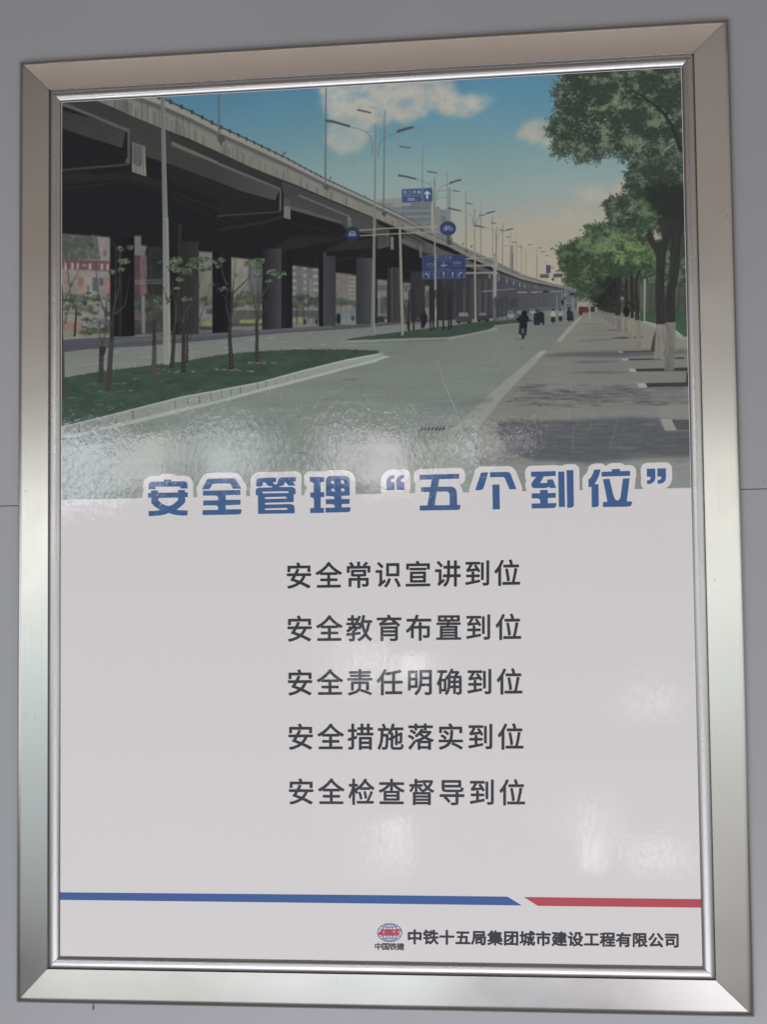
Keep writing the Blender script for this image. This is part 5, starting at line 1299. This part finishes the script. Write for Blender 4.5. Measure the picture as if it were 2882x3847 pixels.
gtxt(G_, "东二环路", 630, 757, 418, 26, TXC); gtxt(G_, "DONGERHUANLU", 620, 770, 446, 11, TXC, .6); gtxt(G_, "金中路", 528, 598, 486, 26, TXC, .8); gtxt(G_, "JINZHONGLU", 520, 600, 513, 10, TXC, .5); gtxt(G_, "东西路", 798, 856, 472, 26, TXC, .8); gtxt(G_, "DONGXILU", 788, 868, 500, 10, TXC, .5); gtxt(G_, "注意安全驾驶", 640, 742, 537, 14, TXC, .6)
stroke(G_([(692, 462), (692, 520)]), 3, 3, (120, 130, 156)); stroke(G_([(655, 499), (730, 496)]), 3, 3, (120, 130, 156))
for x in (482, 904): stroke(G_([(x, 570), (x, 626)]), 1.8, 1.8, (120, 130, 156))
for x in (548, 642, 736, 830):
    for k in range(4): stroke(G_([(x, 568 + k * 16), (x, 577 + k * 16)]), 1.8, 1.8, (110, 120, 148))
for x in (690, 784): stroke(G_([(x, 572), (x, 622)]), 3, 3, (126, 134, 158)); fill(G_([(x, 564), (x + 17, 586), (x + 6, 582), (x - 6, 582), (x - 17, 588)]), (126, 134, 158))
stroke(G_([(532, 626), (532, 584), (505, 584)]), 3.4, 3.4, (126, 134, 158)); fill(G_([(496, 584), (516, 570), (516, 598)]), (126, 134, 158)); stroke(G_([(850, 620), (850, 578), (872, 576)]), 3.4, 3.4, (126, 134, 158)); fill(G_([(886, 575), (866, 562), (866, 590)]), (126, 134, 158))
stroke(G_([(590, 574), (590, 620)]), 3, 3, (100, 110, 140), .7)
for y, w in ((430, 7), (503, 7), (578, 7)): stroke(G_([(922, y), (1250, y - 6)]), w, w, (112, 113, 104)); stroke(G_([(922, y + 8), (1250, y + 2)]), 1.8, 1.8, (70, 72, 70), .8)
fill(G_([(1210, 370), (1240, 370), (1250, 430), (1242, 560), (1238, 840), (1200, 840), (1206, 480)]), (108, 110, 104)); fill(G_([(1202, 840), (1238, 840), (1236, 1072), (1200, 1072)]), (70, 74, 76)); fill(G_([(1226, 400), (1240, 400), (1236, 840), (1222, 840)]), (128, 128, 116), .6)
for y in (418, 494, 570): fill(G_([(1186, y), (1252, y - 3), (1253, y + 18), (1188, y + 20)]), (122, 122, 112), .9)
stroke(G_([(604, 380), (605, 800)]), 7, 7.5, (112, 116, 112)); stroke(G_([(1013, 380), (1017, 640)]), 6, 7, (114, 116, 108)); stroke(G_([(612, 840), (616, 1040)]), 6, 6, (130, 134, 134), .7)

# bare shrubs on the second island
for x, y, t in ((330, 1180, 740), (380, 1172, 800), (555, 1178, 740), (585, 1160, 760), (628, 1140, 760), (688, 1165, 730), (745, 1165, 760), (770, 1150, 780), (465, 1150, 1000)):
    stroke(G_([(x, y), (x - 4, (y + t) / 2), (x + 3, t)]), 7, 3, (26, 27, 28))
    for _ in range(5): stroke(G_([(x, y - random.uniform(100, 260)), (x + random.uniform(-46, 46), t + random.uniform(-10, 120))]), 3, 1.2, (28, 30, 31), 0.9)
    for _ in range(5): ell(*G_([(x + random.uniform(-34, 34), t + random.uniform(0, 60))])[0], random.uniform(4, 9), random.uniform(5, 12), (30, 32, 33), 0.55, jag=0.3)
stroke(G_([(320, 1160), (300, 960), (275, 900)]), 5, 2, (30, 31, 32))
for x in (1240, 1262, 1298, 1345, 1390): stroke(G_([(x, 1062), (x, 860)]), 3.4, 2, (34, 36, 42), .8)
for _ in range(40): ell(*G_([(random.uniform(1220, 1450), random.uniform(840, 930))])[0], 6, 9, (42, 44, 52), 0.4, jag=.3)
# cars
def car(f, x0, x1, y0, y1, body, glass):
    w, h = x1 - x0, y1 - y0
    fill(f([(x0, y1), (x0, y0 + h * .55), (x0 + w * .08, y0 + h * .45), (x0 + w * .18, y0), (x0 + w * .72, y0), (x0 + w * .88, y0 + h * .42), (x1, y0 + h * .5), (x1, y1)]), body)
    fill(f([(x0 + w * .15, y0 + h * .42), (x0 + w * .22, y0 + h * .08), (x0 + w * .7, y0 + h * .08), (x0 + w * .8, y0 + h * .42)]), glass)
    for k in (.1, .75): fill(f([(x0 + w * k, y1 - 6), (x0 + w * (k + .16), y1 - 6), (x0 + w * (k + .16), y1 + 10), (x0 + w * k, y1 + 10)]), (16, 17, 19))
    fill(f([(x0 + w * .04, y0 + h * .66), (x0 + w * .14, y0 + h * .66), (x0 + w * .14, y0 + h * .76), (x0 + w * .04, y0 + h * .76)]), (96, 60, 58), .7)
car(G_, 818, 985, 978, 1088, (44, 47, 52), (96, 98, 100)); car(G_, 1035, 1165, 978, 1072, (36, 39, 46), (84, 87, 92)); car(G_, 1350, 1428, 968, 1045, (112, 114, 112), (66, 70, 74)); car(G_, 1425, 1570, 960, 1050, (66, 70, 76), (98, 100, 100)); car(G_, 1580, 1645, 948, 1000, (118, 118, 110), (70, 74, 78))
fill(G_([(0, 1030), (50, 1020), (75, 1050), (75, 1085), (0, 1085)]), (34, 36, 40)); fill(G_([(75, 1055), (105, 1055), (105, 1085), (75, 1085)]), (110, 110, 104), .8)
# cyclist among the shrubs
for cx in (425, 525):
    P = [G_([(cx + 28 * math.cos(t), 1120 + 32 * math.sin(t))])[0] for t in np.linspace(0, 6.283, 17)]; stroke(P, 1.6, 1.6, (84, 86, 88))
fill(G_([(460, 1000), (500, 985), (525, 1030), (515, 1080), (490, 1140), (465, 1140), (455, 1060)]), (22, 24, 30)); ell(*G_([(495, 980)])[0], 4.5, 5, (40, 34, 32)); ell(*G_([(428, 1048)])[0], 5, 3, (96, 54, 54))
# pedestrians near the piers
for x, y in ((1258, 1040),): pass
# moped rider
fill(G_([(1500, 1010), (1545, 1005), (1572, 1030), (1582, 1070), (1560, 1078), (1556, 1140), (1548, 1215), (1562, 1222), (1535, 1222), (1530, 1150), (1490, 1150), (1485, 1205), (1468, 1205), (1478, 1120), (1472, 1070), (1455, 1095), (1452, 1050), (1475, 1022)]), (20, 23, 32))
ell(*G_([(1526, 990)])[0], 10.5, 9.5, (16, 19, 27), n=14, jag=.06); fill(G_([(1492, 1150), (1530, 1145), (1538, 1200), (1524, 1262), (1502, 1262), (1500, 1215), (1480, 1220)]), (32, 34, 42)); ell(*G_([(1512, 1180)])[0], 4.5, 11, (70, 74, 80)); stroke(G_([(1575, 1068), (1610, 1062)]), 2.6, 2, (30, 32, 38)); fill(G_([(1502, 1205), (1524, 1205), (1522, 1262), (1504, 1262)]), (24, 25, 29))
shade(G_, [(1420, 1262), (1500, 1256), (1505, 1266), (1440, 1268)], .7, (66, 70, 68), 1); ell(*G_([(1505, 1356)])[0], 5, 2, (66, 70, 68))
# tricycle and riders further on
fill(H_([(0, 990), (30, 975), (62, 978), (80, 1010), (78, 1115), (60, 1118), (55, 1090), (32, 1095), (30, 1118), (8, 1118), (0, 1100)]), (24, 27, 36)); ell(*H_([(8, 965)])[0], 5, 5, (30, 30, 34))
fill(G_([(1625, 1000), (1657, 985), (1657, 1118), (1640, 1120), (1625, 1100)]), (26, 29, 40))
for x, sh, s in ((170, (134, 134, 128), 1.0), (246, (118, 120, 118), .86), (335, (28, 31, 42), 1.0), (366, (34, 37, 48), .7)):
    y = 1090 - (x > 200) * 15
    fill(H_([(x - 26 * s, y - 90 * s), (x - 12 * s, y - 122 * s), (x + 14 * s, y - 122 * s), (x + 26 * s, y - 90 * s), (x + 20 * s, y - 58 * s), (x - 20 * s, y - 58 * s)]), sh)
    fill(H_([(x - 20 * s, y - 60 * s), (x + 20 * s, y - 60 * s), (x + 24 * s, y - 8 * s), (x + 8 * s, y - 6 * s), (x + 4 * s, y + 8 * s), (x - 5 * s, y + 8 * s), (x - 8 * s, y - 8 * s), (x - 24 * s, y - 10 * s)]), (26, 28, 36))
    ell(*H_([(x, y - 132 * s)])[0], 4.2 * s, 4.6 * s, (26, 25, 28))
ell(*H_([(457, 990)])[0], 6, 11, (52, 30, 32))
for f, x, y, w in ((H_, 215, 1275, 9), (J_, 1380, 352, 48), (J_, 860, 1115, 36)):
    shade(f, [(x - w * 2.6, y), (x, y - w * .25), (x + w * 2.6, y - 2), (x, y + w * .25)], .75, (84, 91, 90) if w > 10 else (50, 52, 52), 1)
shade(K_, [(60, 76), (280, 72), (270, 78), (70, 82)], .7, (80, 86, 84), 1)
# drain grate
fill(K_([(430, 835), (780, 828), (800, 836), (740, 850), (700, 880), (430, 885)]), (104, 112, 106), 0.8)
for i in range(7): fill(K_([(440 + i * 38, 878), (462 + i * 38, 848), (484 + i * 38, 846), (462 + i * 38, 880)]), (38, 42, 42), .9)
stroke(K_([(640, 832), (790, 830)]), 2, 2, (60, 64, 62), .8)

# scratches and a long crease in the laminate
def crease(f, pts, c, w=1.6, a=0.7):
    P = []
    for (x0, y0), (x1, y1) in zip(pts, pts[1:]):
        n = max(2, int(math.hypot(x1 - x0, y1 - y0) / 22))
        P += [(x0 + (x1 - x0) * i / n + random.uniform(-3, 3), y0 + (y1 - y0) * i / n) for i in range(n)]
    stroke(f(P), w * .5, w, c, a)
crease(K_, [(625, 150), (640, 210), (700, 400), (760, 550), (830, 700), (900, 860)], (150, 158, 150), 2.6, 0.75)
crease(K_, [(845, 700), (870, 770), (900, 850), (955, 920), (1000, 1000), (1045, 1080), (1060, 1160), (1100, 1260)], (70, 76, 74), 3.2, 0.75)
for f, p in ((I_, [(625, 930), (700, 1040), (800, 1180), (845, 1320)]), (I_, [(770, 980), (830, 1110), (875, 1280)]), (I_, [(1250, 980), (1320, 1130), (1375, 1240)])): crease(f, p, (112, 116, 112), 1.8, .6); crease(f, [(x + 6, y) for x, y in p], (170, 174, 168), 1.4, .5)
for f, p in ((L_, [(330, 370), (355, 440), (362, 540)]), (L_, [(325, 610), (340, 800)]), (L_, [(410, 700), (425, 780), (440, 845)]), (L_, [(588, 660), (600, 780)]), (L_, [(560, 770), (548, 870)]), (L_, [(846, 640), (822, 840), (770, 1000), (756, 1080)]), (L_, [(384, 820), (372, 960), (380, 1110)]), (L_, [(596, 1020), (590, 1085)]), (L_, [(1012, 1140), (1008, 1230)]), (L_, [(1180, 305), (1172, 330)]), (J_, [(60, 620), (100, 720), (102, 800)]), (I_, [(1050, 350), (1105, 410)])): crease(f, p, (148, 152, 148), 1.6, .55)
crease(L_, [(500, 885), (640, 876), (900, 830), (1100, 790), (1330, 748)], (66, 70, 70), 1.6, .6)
ell(*I_([(363, 1402)])[0], 8, 10, (104, 112, 108), .8, jag=.1)
lum = IMG.mean(2, keepdims=True)
keep = np.clip((lum * 255 - 78) / 22, 0, 1) * 0.30 + 0.66
IMG[...] = lum + (IMG - lum) * keep

# overall print grain and large soft unevenness
IMG *= 1 + 0.045 * (fbm(CHh, CW, 5, 5, 2)[..., None] - 0.5) + 0.05 * (fbm(CHh, CW, 220, 160, 2)[..., None] - 0.5)
IMG = np.stack([blur(IMG[..., k], 1) for k in range(3)], -1)
IMG = (np.clip(IMG, 0, 1) * 0.96 + 0.016) ** (1 / 1.15)
IMG *= 1 + 0.04 * (rng.random(IMG.shape[:2]).astype(np.float32)[..., None] - 0.5)
IMG = np.clip(IMG, 0, 1)

# observed colour to ink reflectance: linearise and divide by the light that falls on the sheet
lin = np.where(IMG <= 0.04045, IMG / 12.92, ((IMG + 0.055) / 1.055) ** 2.4)
EC = np.array(ILLUM, np.float32)
sx = (np.arange(CW) / CW - 0.5) * SHEET_W
sy = HH - np.arange(CHh) / PXM
X, Y = np.meshgrid(sx, sy)
basis = np.stack([np.ones_like(X), X, Y, X * X, X * Y, Y * Y, Y ** 3], -1)
Emap = basis @ EC
veil = np.clip((0.088 - Y) / 0.02, 0, 1)[..., None] * 0.018 + np.array([0.0066, 0.0060, 0.0050])
alb = np.clip((lin - veil) / Emap, 0.0015, 0.86).astype(np.float32)

# paper below the picture, and the white outline that the headline cuts into it
q = cpx(PIC_BOT + [(2655, 2100), (205, 2100)])
below = np.zeros((CHh, CW), np.float32)
r = raster(q, 3); below[r[1]:r[1] + r[2].shape[0], r[0]:r[0] + r[2].shape[1]] = r[2]
hm = np.zeros((CHh, CW), np.float32)
for ring in HEAD:
    r = raster(cpx(ring), 1)
    if r is None: continue
    v = hm[r[1]:r[1] + r[2].shape[0], r[0]:r[0] + r[2].shape[1]]
    v[...] = np.maximum(v, r[2])
rad = 24.5 * 0.93 * PXM * SHEET_W / 2400
ys_, xs2 = np.nonzero(hm > 0.5)
ya, xa, yb, xb = ys_.min() - 40, xs2.min() - 40, min(CHh, ys_.max() + 40), xs2.max() + 40
sub = hm[ya:yb, xa:xb]
out = sub.copy()
edge = sub - np.minimum.reduce([np.roll(sub, 1, 0), np.roll(sub, -1, 0), np.roll(sub, 1, 1), np.roll(sub, -1, 1), sub])
ey_, ex_ = np.nonzero(edge > 0)
R_ = int(rad)
gy, gx = np.mgrid[-R_ - 1:R_ + 2, -R_ - 1:R_ + 2]
disc = np.clip(rad - np.hypot(gx, gy) + 0.5, 0, 1).astype(np.float32)
big = np.pad(out, R_ + 1)
for y, x in zip(ey_[::2], ex_[::2]):
    v = big[y:y + 2 * R_ + 3, x:x + 2 * R_ + 3]
    np.maximum(v, disc, out=v)
halo = np.zeros_like(hm); halo[ya:yb, xa:xb] = big[R_ + 1:-R_ - 1, R_ + 1:-R_ - 1]
wm = np.maximum(below, halo)[..., None]
alb = alb * (1 - wm) + np.array(PAPER, np.float32) * wm

img = bpy.data.images.new("street_picture", CW, CHh, alpha=False, float_buffer=True)
img.colorspace_settings.name = 'Non-Color'
px = np.ones((CHh, CW, 4), np.float32)
px[..., :3] = alb[::-1]
img.pixels.foreach_set(px.ravel())
img.update()
try:
    img.pack()
except Exception:
    pass
M_PIC = film("printed_street_picture", image=img)
yb_ = HH - CHh / PXM
mesh_obj("street_picture", [P3(-HW, yb_, 0.00012), P3(HW, yb_, 0.00012), P3(HW, HH, 0.00012), P3(-HW, HH, 0.00012)], [(0, 1, 2, 3)], M_PIC, sheet, uv=[(0, 0), (1, 0), (1, 1), (0, 1)])['label'] = "colour photograph of a flyover, road and avenue of trees"
